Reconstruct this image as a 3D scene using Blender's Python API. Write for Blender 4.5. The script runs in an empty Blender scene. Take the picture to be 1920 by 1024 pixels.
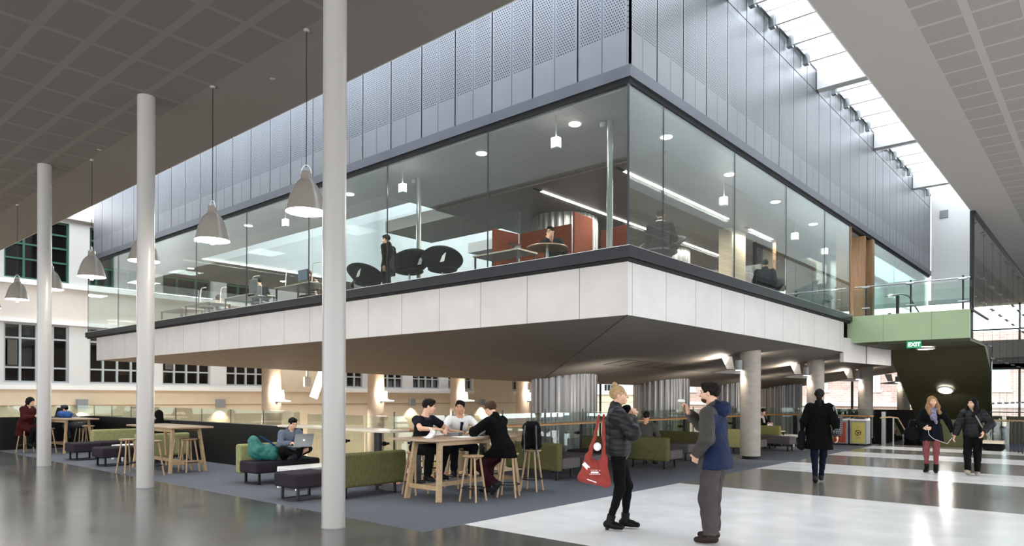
import bpy, math, random
import numpy as np
from mathutils import Vector, Matrix, Euler
R=math.radians; PI=math.pi
random.seed(7)
SC=bpy.context.scene; COL=SC.collection
# ---------------------------------------------------------------- camera, sky, exposure
cam=bpy.data.cameras.new('camera'); cam_ob=bpy.data.objects.new('camera',cam); COL.objects.link(cam_ob); SC.camera=cam_ob
cam.sensor_width=36; cam.lens=36*1311/1920; cam.shift_y=(744.7-512)/1920; cam.clip_end=400; cam.clip_start=.05
cam_ob.matrix_world=Matrix.Translation((0,0,1.55))@Matrix.Rotation(R(40.86),4,'Z')@Matrix.Rotation(R(90),4,'X')@Matrix.Rotation(R(.195),4,'Z')
SC.view_settings.view_transform='Standard'; SC.view_settings.look='None'; SC.view_settings.gamma=1
SC.view_settings.use_curve_mapping=False; SC.view_settings.exposure=1.15
SC.cycles.max_bounces=8; SC.cycles.diffuse_bounces=4; SC.cycles.glossy_bounces=4; SC.cycles.transparent_max_bounces=16
SC.cycles.sample_clamp_indirect=6; SC.cycles.use_denoising=True
SC.cycles.caustics_reflective=False; SC.cycles.caustics_refractive=False
W=bpy.data.worlds.new('sky'); SC.world=W; W.use_nodes=True
bg=W.node_tree.nodes['Background']; bg.inputs[0].default_value=(.95,.975,1,1); bg.inputs[1].default_value=2.6

def area(name,loc,sx,sy,power,color=(1,1,1),rot=(0,0,0),spread=180):
    l=bpy.data.lights.new(name,'AREA'); l.shape='RECTANGLE'; l.size=sx; l.size_y=sy; l.energy=power; l.color=color; l.spread=R(spread)
    o=bpy.data.objects.new(name,l); COL.objects.link(o); o.location=loc; o.rotation_euler=rot; return o
def point(name,loc,power,color=(1,1,1),r=.05):
    l=bpy.data.lights.new(name,'POINT'); l.energy=power; l.color=color; l.shadow_soft_size=r
    o=bpy.data.objects.new(name,l); COL.objects.link(o); o.location=loc; return o
def spot(name,loc,power,color,size,direction=(0,0,-1),blend=.5,r=.04):
    l=bpy.data.lights.new(name,'SPOT'); l.energy=power; l.color=color; l.spot_size=R(size); l.spot_blend=blend; l.shadow_soft_size=r
    o=bpy.data.objects.new(name,l); COL.objects.link(o); o.location=loc
    o.rotation_euler=Vector(direction).to_track_quat('-Z','Y').to_euler(); return o
WARM=(1,.87,.72); NEUT=(1,.95,.9)
# ---------------------------------------------------------------- materials
def lin(h):
    h=h.lstrip('#'); c=[int(h[i:i+2],16)/255 for i in (0,2,4)]
    return tuple((x/12.92 if x<=.04045 else ((x+.055)/1.055)**2.4) for x in c)+(1,)
def mat(name,col,rough=.6,metal=0,spec=.5,noise=0,nscale=8,bump=0,bscale=60,stretch=(1,1,1),emit=None,estr=0,coords='Object',rnoise=0,coat=0):
    m=bpy.data.materials.new(name); m.use_nodes=True; nt=m.node_tree; b=nt.nodes['Principled BSDF']
    c=lin(col) if isinstance(col,str) else col
    b.inputs['Base Color'].default_value=c; b.inputs['Roughness'].default_value=rough; b.inputs['Metallic'].default_value=metal
    b.inputs['Specular IOR Level'].default_value=spec
    if coat: b.inputs['Coat Weight'].default_value=coat
    tc=nt.nodes.new('ShaderNodeTexCoord'); mp=nt.nodes.new('ShaderNodeMapping'); mp.inputs['Scale'].default_value=stretch
    nt.links.new(tc.outputs[coords],mp.inputs[0])
    if noise or rnoise:
        n=nt.nodes.new('ShaderNodeTexNoise'); n.inputs['Scale'].default_value=nscale; n.inputs['Detail'].default_value=4
        nt.links.new(mp.outputs[0],n.inputs[0])
        if noise:
            r=nt.nodes.new('ShaderNodeValToRGB'); r.color_ramp.elements[0].position=.3; r.color_ramp.elements[1].position=.7
            r.color_ramp.elements[0].color=tuple(x*(1-noise) for x in c[:3])+(1,); r.color_ramp.elements[1].color=tuple(min(1,x*(1+noise)) for x in c[:3])+(1,)
            nt.links.new(n.outputs[0],r.inputs[0]); nt.links.new(r.outputs[0],b.inputs['Base Color'])
        if rnoise:
            mr=nt.nodes.new('ShaderNodeMapRange'); mr.inputs[3].default_value=max(0,rough-rnoise); mr.inputs[4].default_value=rough+rnoise
            nt.links.new(n.outputs[0],mr.inputs[0]); nt.links.new(mr.outputs[0],b.inputs['Roughness'])
    if bump:
        n2=nt.nodes.new('ShaderNodeTexNoise'); n2.inputs['Scale'].default_value=bscale; nt.links.new(mp.outputs[0],n2.inputs[0])
        bp=nt.nodes.new('ShaderNodeBump'); bp.inputs['Strength'].default_value=bump; bp.inputs['Distance'].default_value=.01
        nt.links.new(n2.outputs[0],bp.inputs['Height']); nt.links.new(bp.outputs[0],b.inputs['Normal'])
    if emit:
        b.inputs['Emission Color'].default_value=lin(emit) if isinstance(emit,str) else emit; b.inputs['Emission Strength'].default_value=estr
    return m
def glassmat(name,tint,refl=1.0,base=.03,ior=1.5,rough=0):
    m=bpy.data.materials.new(name); m.use_nodes=True; nt=m.node_tree; nt.nodes.clear()
    o=nt.nodes.new('ShaderNodeOutputMaterial'); mx=nt.nodes.new('ShaderNodeMixShader'); t=nt.nodes.new('ShaderNodeBsdfTransparent'); g=nt.nodes.new('ShaderNodeBsdfGlossy')
    f=nt.nodes.new('ShaderNodeLayerWeight'); f.inputs[0].default_value=.5; pw=nt.nodes.new('ShaderNodeMath'); pw.operation='POWER'; pw.inputs[1].default_value=3.0; nt.links.new(f.outputs['Facing'],pw.inputs[0]); mm=nt.nodes.new('ShaderNodeMath'); mm.operation='MULTIPLY_ADD'
    mm.inputs[1].default_value=refl; mm.inputs[2].default_value=base; mm.use_clamp=True
    t.inputs[0].default_value=tint; g.inputs['Roughness'].default_value=rough; g.inputs[0].default_value=(.95,1,.98,1)
    nt.links.new(pw.outputs[0],mm.inputs[0]); nt.links.new(mm.outputs[0],mx.inputs[0]); nt.links.new(t.outputs[0],mx.inputs[1]); nt.links.new(g.outputs[0],mx.inputs[2]); nt.links.new(mx.outputs[0],o.inputs[0])
    return m
def node(nt,t,**k):
    n=nt.nodes.new(t)
    for a,b in k.items(): setattr(n,a,b)
    return n
def M(nt,op,a,b=None,c=None):
    n=nt.nodes.new('ShaderNodeMath'); n.operation=op
    for i,x in enumerate((a,b,c)):
        if x is None: continue
        if isinstance(x,(int,float)): n.inputs[i].default_value=x
        else: nt.links.new(x,n.inputs[i])
    return n.outputs[0]
def xyz(nt):
    tc=nt.nodes.new('ShaderNodeTexCoord'); s=nt.nodes.new('ShaderNodeSeparateXYZ'); nt.links.new(tc.outputs['Object'],s.inputs[0]); return s.outputs
def mixcol(nt,b,fac,c0,c1):
    mx=nt.nodes.new('ShaderNodeMix'); mx.data_type='RGBA'; nt.links.new(fac,mx.inputs[0])
    for i,c in ((6,c0),(7,c1)):
        if isinstance(c,tuple): mx.inputs[i].default_value=c
        else: nt.links.new(c,mx.inputs[i])
    if b: nt.links.new(mx.outputs[2],b.inputs['Base Color'])
    return mx.outputs[2]
def perf_ceiling(name,base,hole,px,py,ribx,riby,ox,oy,xlo=None,yhi=None,xhi=None):
    """plasterboard with perforated rectangles (cell px by py, solid ribs between)"""
    m=mat(name,base,.85); nt=m.node_tree; b=nt.nodes['Principled BSDF']; X,Y,Z=xyz(nt)
    fx=M(nt,'FRACT',M(nt,'DIVIDE',M(nt,'SUBTRACT',X,ox),px)); fy=M(nt,'FRACT',M(nt,'DIVIDE',M(nt,'SUBTRACT',Y,oy),py))
    cell=M(nt,'MULTIPLY',M(nt,'LESS_THAN',fx,1-ribx/px),M(nt,'LESS_THAN',fy,1-riby/py))
    if xlo is not None: cell=M(nt,'MULTIPLY',cell,M(nt,'GREATER_THAN',X,xlo))
    if yhi is not None: cell=M(nt,'MULTIPLY',cell,M(nt,'LESS_THAN',Y,yhi))
    hx=M(nt,'ABSOLUTE',M(nt,'SUBTRACT',M(nt,'FRACT',M(nt,'MULTIPLY',X,40)),.5)); hy=M(nt,'ABSOLUTE',M(nt,'SUBTRACT',M(nt,'FRACT',M(nt,'MULTIPLY',Y,40)),.5))
    h=M(nt,'LESS_THAN',M(nt,'ADD',M(nt,'POWER',hx,2),M(nt,'POWER',hy,2)),.09)
    mixcol(nt,b,M(nt,'MULTIPLY',cell,M(nt,'MULTIPLY_ADD',h,.22,.26)),lin(base),lin(hole)); return m
def zinc(name,axis,o,pitch,base):
    """zinc cladding: mid fold, perforated upper field from 7.4 m up"""
    m=mat(name,base,.42,.75,noise=.06,nscale=1.2,stretch=(1,1,.35)); nt=m.node_tree; b=nt.nodes['Principled BSDF']; P=xyz(nt); U=P[axis]; Z=P[2]
    old=b.inputs['Base Color'].links[0].from_socket
    f=M(nt,'FRACT',M(nt,'DIVIDE',M(nt,'SUBTRACT',U,o),pitch))
    fold=M(nt,'LESS_THAN',M(nt,'ABSOLUTE',M(nt,'SUBTRACT',f,.5)),.012)
    inn=M(nt,'MULTIPLY',M(nt,'GREATER_THAN',M(nt,'ABSOLUTE',M(nt,'SUBTRACT',f,.5)),.035),M(nt,'LESS_THAN',M(nt,'ABSOLUTE',M(nt,'SUBTRACT',f,.5)),.45))
    row=M(nt,'MULTIPLY',Z,1/.045); par=M(nt,'MULTIPLY',M(nt,'FLOOR',M(nt,'MODULO',row,2)),.5)
    a=M(nt,'SUBTRACT',M(nt,'FRACT',M(nt,'ADD',M(nt,'DIVIDE',U,.05),par)),.5); c=M(nt,'SUBTRACT',M(nt,'FRACT',row),.5)
    hole=M(nt,'LESS_THAN',M(nt,'ADD',M(nt,'MULTIPLY',a,a),M(nt,'MULTIPLY',c,c)),.075)
    hole=M(nt,'MULTIPLY',M(nt,'MULTIPLY',hole,inn),M(nt,'MULTIPLY',M(nt,'GREATER_THAN',Z,7.42),M(nt,'LESS_THAN',Z,9.3)))
    s1=mixcol(nt,None,fold,old,lin('#5a606b')); mixcol(nt,b,hole,s1,lin('#2a2e36')); return m
def jointed(name,base,axis,o,pitch,wid,dark,rough=.5,noise=.05,nscale=2,stretch=(1,1,1),z_top=None):
    m=mat(name,base,rough,noise=noise,nscale=nscale,stretch=stretch); nt=m.node_tree; b=nt.nodes['Principled BSDF']; P=xyz(nt)
    old=b.inputs['Base Color'].links[0].from_socket
    f=M(nt,'FRACT',M(nt,'DIVIDE',M(nt,'SUBTRACT',P[axis],o),pitch)); mixcol(nt,b,M(nt,'LESS_THAN',f,wid/pitch),old,lin(dark)); return m

MT=dict(
 slab=mat('painted_plaster','#a39f9a',.8), slabedge=mat('white_bulkhead','#c9c9c8',.7),
 concrete=mat('polished_concrete','#5b5c5a',.16,spec=.55,noise=.2,nscale=1.3,rnoise=.05,stretch=(1,1,1)),
 terrazzo=mat('white_terrazzo','#f6f6f6',.2,spec=.5,noise=.06,nscale=2,rnoise=.05),
 terrgrey=mat('grey_terrazzo','#76746f',.17,spec=.55,noise=.1,nscale=60,rnoise=.04),
 carpet=mat('carpet_tile','#63666d',.98,spec=.1,noise=.45,nscale=70,bump=.4,bscale=220),
 white=mat('white_paint','#e6e5e3',.32,spec=.5), whitem=mat('white_matt','#dedddb',.7),
 column=mat('column_gloss','#a39f9b',.28,spec=.5),
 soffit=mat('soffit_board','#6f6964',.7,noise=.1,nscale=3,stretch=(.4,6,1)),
 fascia=jointed('fascia_panel','#bdb8b4',0,-6.91,1.153,.012,'#5c5855'),
 fasciaR=jointed('fascia_panel_side','#c3bfbc',1,9.86,1.13,.012,'#5c5855'),
 ledge=mat('dark_zinc_ledge','#202125',.4,.5,noise=.1,nscale=2),
 band=mat('zinc_band','#62656c',.4,.75,noise=.08,nscale=1.5), black=mat('black_recess','#08090a',.8),
 blackm=mat('black_metal','#141414',.4,.3), blackp=mat('black_panel','#0c0b0b',.45,spec=.25,noise=.3,nscale=3),
 steel=mat('brushed_steel','#a9adac',.28,.95), zincL=zinc('zinc_cladding_long',0,-5.92,.98,'#808288'), zincR=zinc('zinc_cladding_side',1,9.57,.94,'#858689'),
 cream=mat('cream_render','#d6c6ac',.85,noise=.04,nscale=2), pink=mat('pale_render','#cdc3ba',.85,noise=.03,nscale=2), whiter=mat('white_render','#c2c1bf',.8),
 wframe=mat('window_frame_grey','#9fa3a5',.5), gframe=mat('window_frame_green','#2e5b4a',.5),
 darkglass=mat('dark_window_glass','#141211',.06,spec=.6,noise=.6,nscale=.7),
 conc=mat('cast_concrete','#9a9289',.7,noise=.12,nscale=4,stretch=(1,1,2)), concw=mat('warm_concrete','#a99888',.7,noise=.12,nscale=3),
 corr=mat('corrugated_metal','#6c6a69',.38,.7), lime=mat('lime_green_panel','#93a683',.55), olive=mat('olive_stair_panel','#3a3820',.6,noise=.06,nscale=3),
 oak=mat('oak','#a48a68',.45,noise=.16,nscale=6,stretch=(1,6,6),spec=.4), oakr=mat('oak_stool','#a48765',.45,noise=.14,nscale=9,stretch=(4,4,1)),
 oakt=mat('oak_top','#9a8168',.35,noise=.14,nscale=5,stretch=(5,1,5)), barw=mat('pale_bar_top','#cdbfae',.3,noise=.06,nscale=4), baro=mat('oak_bar_top','#a8763f',.35,noise=.14,nscale=5,stretch=(5,1,5)),
 green=mat('moss_green_fabric','#5a5838',.95,spec=.15,noise=.22,nscale=40,bump=.3,bscale=150,stretch=(1,1,.3)),
 greend=mat('olive_green_fabric','#4a482e',.95,spec=.15,noise=.2,nscale=40,bump=.3,bscale=150,stretch=(1,1,.3)),
 greenl=mat('pale_green_fabric','#8e8e62',.95,spec=.15,noise=.2,nscale=40,bump=.3,bscale=150,stretch=(1,1,.3)),
 yellowg=mat('lime_fabric','#85824c',.95,spec=.15,noise=.15,nscale=40,bump=.3,bscale=150),
 seat=mat('aubergine_fabric','#2c272d',.95,spec=.15,noise=.2,nscale=50,bump=.3,bscale=180), seatg=mat('taupe_fabric','#5a5556',.95,spec=.15,noise=.2,nscale=50,bump=.3,bscale=180),
 shade=mat('lamp_shade_enamel','#857f77',.22,spec=.6), glow=mat('lamp_glow','#ffffff',.5,emit=(1,.95,.85,1),estr=7), glowc=mat('downlight_glow','#ffffff',.5,emit=(1,.96,.9,1),estr=14),
 glowl=mat('strip_glow','#ffffff',.5,emit=(1,.95,.88,1),estr=9), glowlow=mat('strip_glow_soft','#ffffff',.5,emit=(1,.92,.78,1),estr=3.5),
 orange=mat('orange_screen_fabric','#7a3a22',.9,noise=.08,nscale=30), grey=mat('grey_plastic','#86888a',.5), dgrey=mat('dark_grey_plastic','#2b2d30',.4),
 lounge=mat('charcoal_upholstery','#181c1e',.7,noise=.1,nscale=20), blue=mat('blue_carpet','#2b3f62',.9,noise=.2,nscale=60),
 ceilp=jointed('pod_ceiling_panel','#8a8486',0,-5.9,1.2,.01,'#5a5456',.55), ceild=mat('pod_ceiling_dark','#6c605a',.45,noise=.08,nscale=2,stretch=(.4,4,1)),
 wood=mat('timber_lining','#8a6a4a',.5,noise=.2,nscale=3,stretch=(8,8,.5)), woodp=mat('pale_timber','#b5a68c',.5,noise=.12,nscale=3,stretch=(10,10,.4)),
 paper=mat('paper','#eeeeec',.7), brick=mat('red_brick','#a9645a',.9,noise=.1,nscale=8), floor2=mat('pod_floor_finish','#3a3a3c',.8), flow=mat('lower_floor','#94816a',.5,noise=.1,nscale=3),
 red=mat('red_panel','#9c3f2a',.5), yel=mat('yellow_panel','#b0a557',.5), exitg=mat('exit_green','#1d8a5c',.5,emit=(.03,.4,.2,1),estr=.12), exitw=mat('exit_letter','#ffffff',.5,emit=(1,1,1,1),estr=.5),
 alu=mat('laptop_aluminium','#a5a7a8',.35,.8), screenm=mat('screen','#1c2733',.2,emit=(.12,.18,.26,1),estr=.4),
 teal=mat('teal_nylon','#22655e',.6,bump=.5,bscale=14,noise=.15,nscale=10), navy=mat('navy_cloth','#141a28',.8), blkc=mat('black_cloth','#08080a',.85,spec=.15,bump=.3,bscale=30), redbag=mat('red_bag','#8c2e26',.75,noise=.08,nscale=12,bump=.4,bscale=14),
)
GL=dict(pod=glassmat('pod_glass',(.9,.93,.91,1),1.15,.05), teal=glassmat('frosted_teal_glass',(.75,.88,.86,1),1,.12,rough=.05), bal=glassmat('balustrade_glass',(.84,.89,.86,1),1,.05), screen=glassmat('tall_screen_glass',(.5,.52,.52,1),1.2,.16,rough=.02), ext=glassmat('window_glass',(.9,.95,.95,1),1,.02))

# ---------------------------------------------------------------- mesh helpers
class MB:
    def __init__(s): s.v=[]; s.f=[]
    def add(s,v,f):
        n=len(s.v); s.v+=[tuple(p) for p in v]; s.f+=[tuple(i+n for i in q) for q in f]; return s
    def box(s,x0,x1,y0,y1,z0,z1,rot=0,about=None):
        v=[(x,y,z) for z in (z0,z1) for y in (y0,y1) for x in (x0,x1)]
        if rot:
            cx,cy=about if about else ((x0+x1)/2,(y0+y1)/2); c,q=math.cos(rot),math.sin(rot)
            v=[(cx+(x-cx)*c-(y-cy)*q,cy+(x-cx)*q+(y-cy)*c,z) for x,y,z in v]
        return s.add(v,[(0,2,3,1),(4,5,7,6),(0,1,5,4),(2,6,7,3),(0,4,6,2),(1,3,7,5)])
    def hexa(s,v): return s.add(v,[(0,2,3,1),(4,5,7,6),(0,1,5,4),(2,6,7,3),(0,4,6,2),(1,3,7,5)])
    def beam(s,a,b,w,h,up=(0,0,1)):
        a,b=Vector(a),Vector(b); d=(b-a).normalized(); u=Vector(up); x=d.cross(u)
        if x.length<1e-4: x=Vector((1,0,0))
        x.normalize(); y=x.cross(d).normalized(); v=[]
        for p in (a,b):
            for j in (-1,1):
                for i in (-1,1): v.append(p+x*i*w/2+y*j*h/2)
        return s.hexa(v)
    def cyl(s,a,b,r0,r1=None,n=16,cap=True):
        r1=r0 if r1 is None else r1; a,b=Vector(a),Vector(b); d=(b-a).normalized(); x=d.orthogonal().normalized(); y=d.cross(x)
        v=[p+(x*math.cos(t)+y*math.sin(t))*r for p,r in ((a,r0),(b,r1)) for t in [2*PI*i/n for i in range(n)]]
        f=[(i,(i+1)%n,n+(i+1)%n,n+i) for i in range(n)]
        if cap: f+=[tuple(range(n))[::-1],tuple(range(n,2*n))]
        return s.add(v,f)
    def lathe(s,prof,c=(0,0,0),n=32):
        v=[]; k=len(prof)
        for r,z in prof:
            for i in range(n): t=2*PI*i/n; v.append((c[0]+r*math.cos(t),c[1]+r*math.sin(t),c[2]+z))
        return s.add(v,[(j*n+i,j*n+(i+1)%n,(j+1)*n+(i+1)%n,(j+1)*n+i) for j in range(k-1) for i in range(n)])
    def prism(s,poly,z0,z1):
        n=len(poly); v=[(x,y,z0) for x,y in poly]+[(x,y,z1) for x,y in poly]
        return s.add(v,[tuple(range(n))[::-1],tuple(range(n,2*n))]+[(i,(i+1)%n,n+(i+1)%n,n+i) for i in range(n)])
    def tube(s,path,r,n=8,closed=False):
        P=[Vector(p) for p in path]; k=len(P); v=[]; up=None
        for i,p in enumerate(P):
            a=P[(i-1)%k] if (closed or i>0) else p; b=P[(i+1)%k] if (closed or i<k-1) else p; d=(b-a).normalized()
            if up is None: x=d.orthogonal().normalized()
            else: x=(up-d*up.dot(d)); x=x.normalized() if x.length>1e-5 else d.orthogonal().normalized()
            up=x; y=d.cross(x)
            for j in range(n): t=2*PI*j/n; v.append(p+(x*math.cos(t)+y*math.sin(t))*r)
        f=[]; m=k if closed else k-1
        for i in range(m):
            for j in range(n): f.append((i*n+j,i*n+(j+1)%n,((i+1)%k)*n+(j+1)%n,((i+1)%k)*n+j))
        if not closed: f+=[tuple(range(n))[::-1],tuple((k-1)*n+j for j in range(n))]
        return s.add(v,f)
    def sph(s,c,r,n=16,m=10):
        r=(r,r,r) if isinstance(r,(int,float)) else r; v=[]; 
        for j in range(m+1):
            a=PI*j/m
            for i in range(n): t=2*PI*i/n; v.append((c[0]+r[0]*math.sin(a)*math.cos(t),c[1]+r[1]*math.sin(a)*math.sin(t),c[2]-r[2]*math.cos(a)))
        return s.add(v,[(j*n+i,j*n+(i+1)%n,(j+1)*n+(i+1)%n,(j+1)*n+i) for j in range(m) for i in range(n)])
    def build(s,name,m,parent=None,loc=None,bevel=0,seg=2,smooth=False,rot=0,kind=None):
        me=bpy.data.meshes.new(name); me.from_pydata(s.v,[],s.f); me.update(); me.materials.append(m)
        if smooth:
            for p in me.polygons: p.use_smooth=True
        o=bpy.data.objects.new(name,me); COL.objects.link(o)
        if parent: o.parent=parent
        if loc: o.location=loc
        if rot: o.rotation_euler[2]=rot
        if bevel:
            b=o.modifiers.new('bevel','BEVEL'); b.width=bevel; b.segments=seg; b.limit_method='ANGLE'; b.angle_limit=R(40)
            if not smooth and seg>2:
                for p in me.polygons: p.use_smooth=True
                me.set_sharp_from_angle(angle=R(80)) if hasattr(me,'set_sharp_from_angle') else None
        if smooth and hasattr(me,'set_sharp_from_angle'): me.set_sharp_from_angle(angle=R(50))
        if kind: o['kind']=kind
        return o
def bx(*a,**k): return MB().box(*a,**k)
def struct(name,mb,m,parent=None,**k):
    o=mb.build(name,m,parent,**k)
    if not parent: o['kind']='structure'
    return o
def thing(name,label,cat,loc=(0,0,0),rz=0,group=None):
    o=bpy.data.objects.new(name,None); COL.objects.link(o); o.location=loc; o.rotation_euler=(0,0,rz); o.empty_display_size=.1
    o['label']=label; o['category']=cat
    if group: o['group']=group
    return o
def tag(o,label,cat,group=None,kind=None):
    o['label']=label; o['category']=cat
    if group: o['group']=group
    if kind: o['kind']=kind
    return o
def copy_tree(o,parent=None):
    c=o.copy(); COL.objects.link(c)
    if parent: c.parent=parent
    for ch in list(o.children): copy_tree(ch,c)
    return c
def place(proto,used,loc,rz,label,group=None):
    o=proto if not used.get(proto.name) else copy_tree(proto); used[proto.name]=1
    o.location=loc; o.rotation_euler=(0,0,rz); o['label']=label
    if group: o['group']=group
    return o
USED={}
def heading(dx,dy): return math.atan2(dy,dx)-PI/2
# ================================================================ STRUCTURE
# floors (z = 0), lower library floor (z = -4), upper floor (z = 3.95)
struct('floor',MB().prism([(-33,-12),(14,-12),(14,6.05),(-6,6.05),(-6,5.39),(-33,5.39)],-.3,0),MT['concrete'])
struct('floor',MB().prism([(-23.9,5.39),(-6,5.39),(-6,25.9),(-9.65,25.9),(-9.65,8.0),(-23.9,8.0)],-.3,0),MT['carpet'])
for i,(y0,y1) in enumerate([(6.05,11.58),(11.58,15.15),(15.15,17.3),(17.3,20.1),(20.1,21.8),(21.8,23.5),(23.5,25.0),(25.0,26.0)]):
    struct('floor',bx(-6,14,y0,y1,-.3,0),MT['terrazzo'] if i%2==0 else MT['terrgrey'])
struct('floor',bx(-2.9,14,26.0,45,-.3,0),MT['blue'])
struct('floor',bx(-34,14,-12,60,-4.3,-4.0),MT['flow'])
struct('wall_void_edge',MB().box(-23.9,-9.65,8.0,8.05,-4,-.02).box(-9.7,-9.65,8.05,25.9,-4,-.02).box(-9.65,-6,25.9,25.95,-4,-.02),MT['slab'])
# ceilings: big white slabs at 6.6 m around the atrium slot
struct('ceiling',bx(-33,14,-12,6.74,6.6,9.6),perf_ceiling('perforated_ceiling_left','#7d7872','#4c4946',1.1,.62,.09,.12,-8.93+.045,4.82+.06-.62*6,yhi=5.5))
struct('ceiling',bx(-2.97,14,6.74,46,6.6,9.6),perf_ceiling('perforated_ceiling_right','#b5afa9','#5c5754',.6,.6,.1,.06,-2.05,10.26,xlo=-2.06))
struct('trim_17',MB().box(-2.99,-2.97,6.74,46,6.6,9.6).box(-33,-2.97,6.74,6.76,6.6,9.6),MT['whitem'])
# old facade on the left (x = -33) -------------------------------------------------
XF=-33.0
wins=[(7.69,9.95),(10.71,12.97),(13.72,15.98),(16.75,18.9),(22.75,25.0),(25.72,27.98),(28.76,31.05),(31.8,34.05),(38.2,40.5),(41.2,43.5),(44.3,46.5),(50.2,52.5)]
def wallholes(x,y0,y1,z0,z1,holes,hz0,hz1,t=.35):
    mb=MB(); mb.box(x-t,x,y0,y1,z0,hz0) if hz0>z0 else None; mb.box(x-t,x,y0,y1,hz1,z1); c=y0
    for a,b in sorted(holes):
        if a>c: mb.box(x-t,x,c,a,hz0,hz1)
        c=b
    if c<y1: mb.box(x-t,x,c,y1,hz0,hz1)
    return mb
struct('wall_facade_base',bx(XF-.35,XF,-12,60,-4,1.79),MT['cream'])
struct('wall_facade_groove',bx(XF,XF+.02,-12,60,1.12,1.16),mat('groove','#a58c6c',.8))
pil=[(18.95,22.7),(34.1,38.1)]
struct('wall_facade_middle',wallholes(XF,-12,60,1.95,4.52,wins,2.07,4.45),MT['whiter'])
for a,b in pil: struct('wall_facade_pier',bx(XF,XF+.06,a,b,1.79,4.45),MT['cream'])
struct('wall_facade_band',bx(XF-.35,XF,-12,60,4.52,6.05),MT['pink'])
struct('wall_facade_upper',wallholes(XF,-12,60,6.05,8.9,[(a,b) for a,b in wins],6.22,8.7),MT['whiter'])
struct('trim_1',MB().box(XF,XF+.14,-12,18.95,1.79,1.97).box(XF,XF+.14,22.7,34.1,1.79,1.97).box(XF,XF+.14,38.1,60,1.79,1.97),MT['white'])
struct('trim_2',bx(XF,XF+.16,-12,60,4.46,4.62),MT['white'])
struct('trim_3',bx(XF,XF+.16,-12,60,5.98,6.15),MT['white'])
struct('trim_4',bx(XF-.3,XF+.25,-12,60,8.86,9.0),MT['whiter'])
n=0
for lvl in (0,1):
    z0,z1=((2.07,4.45),(6.22,8.7))[lvl]; fm=(MT['wframe'],MT['gframe'])[lvl]
    for a,b in wins if lvl==0 else wins[:5]:
        n+=1; w=bx(XF-.22,XF-.2,a,b,z0,z1).build('window_%d'%n,MT['darkglass']); w['kind']='structure'
        fr=MB(); x0,x1=XF-.19,XF-.1
        for y in (a,b-.07): fr.box(x0,x1+.004,y,y+.07,z0,z1)
        for z in (z0,z1-.07): fr.box(x0,x1,a,b,z,z+.07)
        ms=[.25,.5,.75] if lvl==0 else [.3,.68]
        for k in ms: fr.box(x0,x1+.006,a+(b-a)*k-.04,a+(b-a)*k+.04,z0+.001,z1-.001)
        for z in ((z0+.6,z0+1.78) if lvl==0 else (z0+.8,z0+1.4,z0+1.95)): fr.box(x0,x1,a,b,z-.035,z+.035)
        fr.build('window_frame',fm,w)
        if lvl==0: MB().box(x1,x1+.03,a+.14,a+(b-a)*.25-.1,z0+.7,z0+1.7).build('blind',mat('pale_blind','#4b473f',.8),w) if n%2 else None
# skylight over the slot ----------------------------------------------------------
sky_glass=bpy.data.materials.new('skylight_glazing'); sky_glass.use_nodes=True; nt=sky_glass.node_tree; nt.nodes.clear()
o_=node(nt,'ShaderNodeOutputMaterial'); mx=node(nt,'ShaderNodeMixShader'); mx.inputs[0].default_value=.22; t_=node(nt,'ShaderNodeBsdfTransparent'); t_.inputs[0].default_value=(.93,.97,1,1); d_=node(nt,'ShaderNodeBsdfTranslucent'); d_.inputs[0].default_value=(.95,.97,1,1)
nt.links.new(t_.outputs[0],mx.inputs[1]); nt.links.new(d_.outputs[0],mx.inputs[2]); nt.links.new(mx.outputs[0],o_.inputs[0])
wg=struct('window_40',bx(-5.9,-2.9,9.62,44,10.06,10.08),sky_glass)
wg=struct('window_41',bx(-33,-2.9,6.7,9.66,10.06,10.08),sky_glass)
fr=MB(); y=7.67
k=0
while y<33:
    if k%5==0: fr.box(-5.86,-2.95,y-.14,y+.14,9.5,9.98)
    else:
        fr.box(-5.82,-2.95,y-.03,y+.03,9.8,10.05); fr.box(-5.82,-2.95,y+.14,y+.18,9.97,10.05); fr.box(-5.82,-2.95,y-.36,y-.33,9.98,10.05)
    y+=1.12; k+=1
struct('beam_skylight',fr,MT['white'])
fr=MB(); y=7.67; k=0
while y<33:
    if k%5: fr.box(-5.84,-5.72,y-.16,y-.02,9.72,9.98); fr.box(-5.84,-5.78,y-.7,y-.1,9.93,10.0)
    y+=1.12; k+=1
struct('trim_5',fr,MT['steel'])
fr=MB(); x=-32
while x<-3:
    fr.box(x-.05,x+.05,6.7,9.66,9.85,10.04); x+=1.12
struct('beam_skylight',fr,MT['white'])
struct('trim_6',MB().box(-5.9,-5.85,9.6,44,10.0,10.06).box(-3.0,-2.9,6.7,44,9.6,10.06).box(-33,-2.9,6.64,6.74,9.6,10.06),MT['white'])
# ---------------------------------------------------------------- the raised reading room (pod)
PX0,PX1,PY0,PY1=-30.0,-5.86,9.62,33.38
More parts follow.
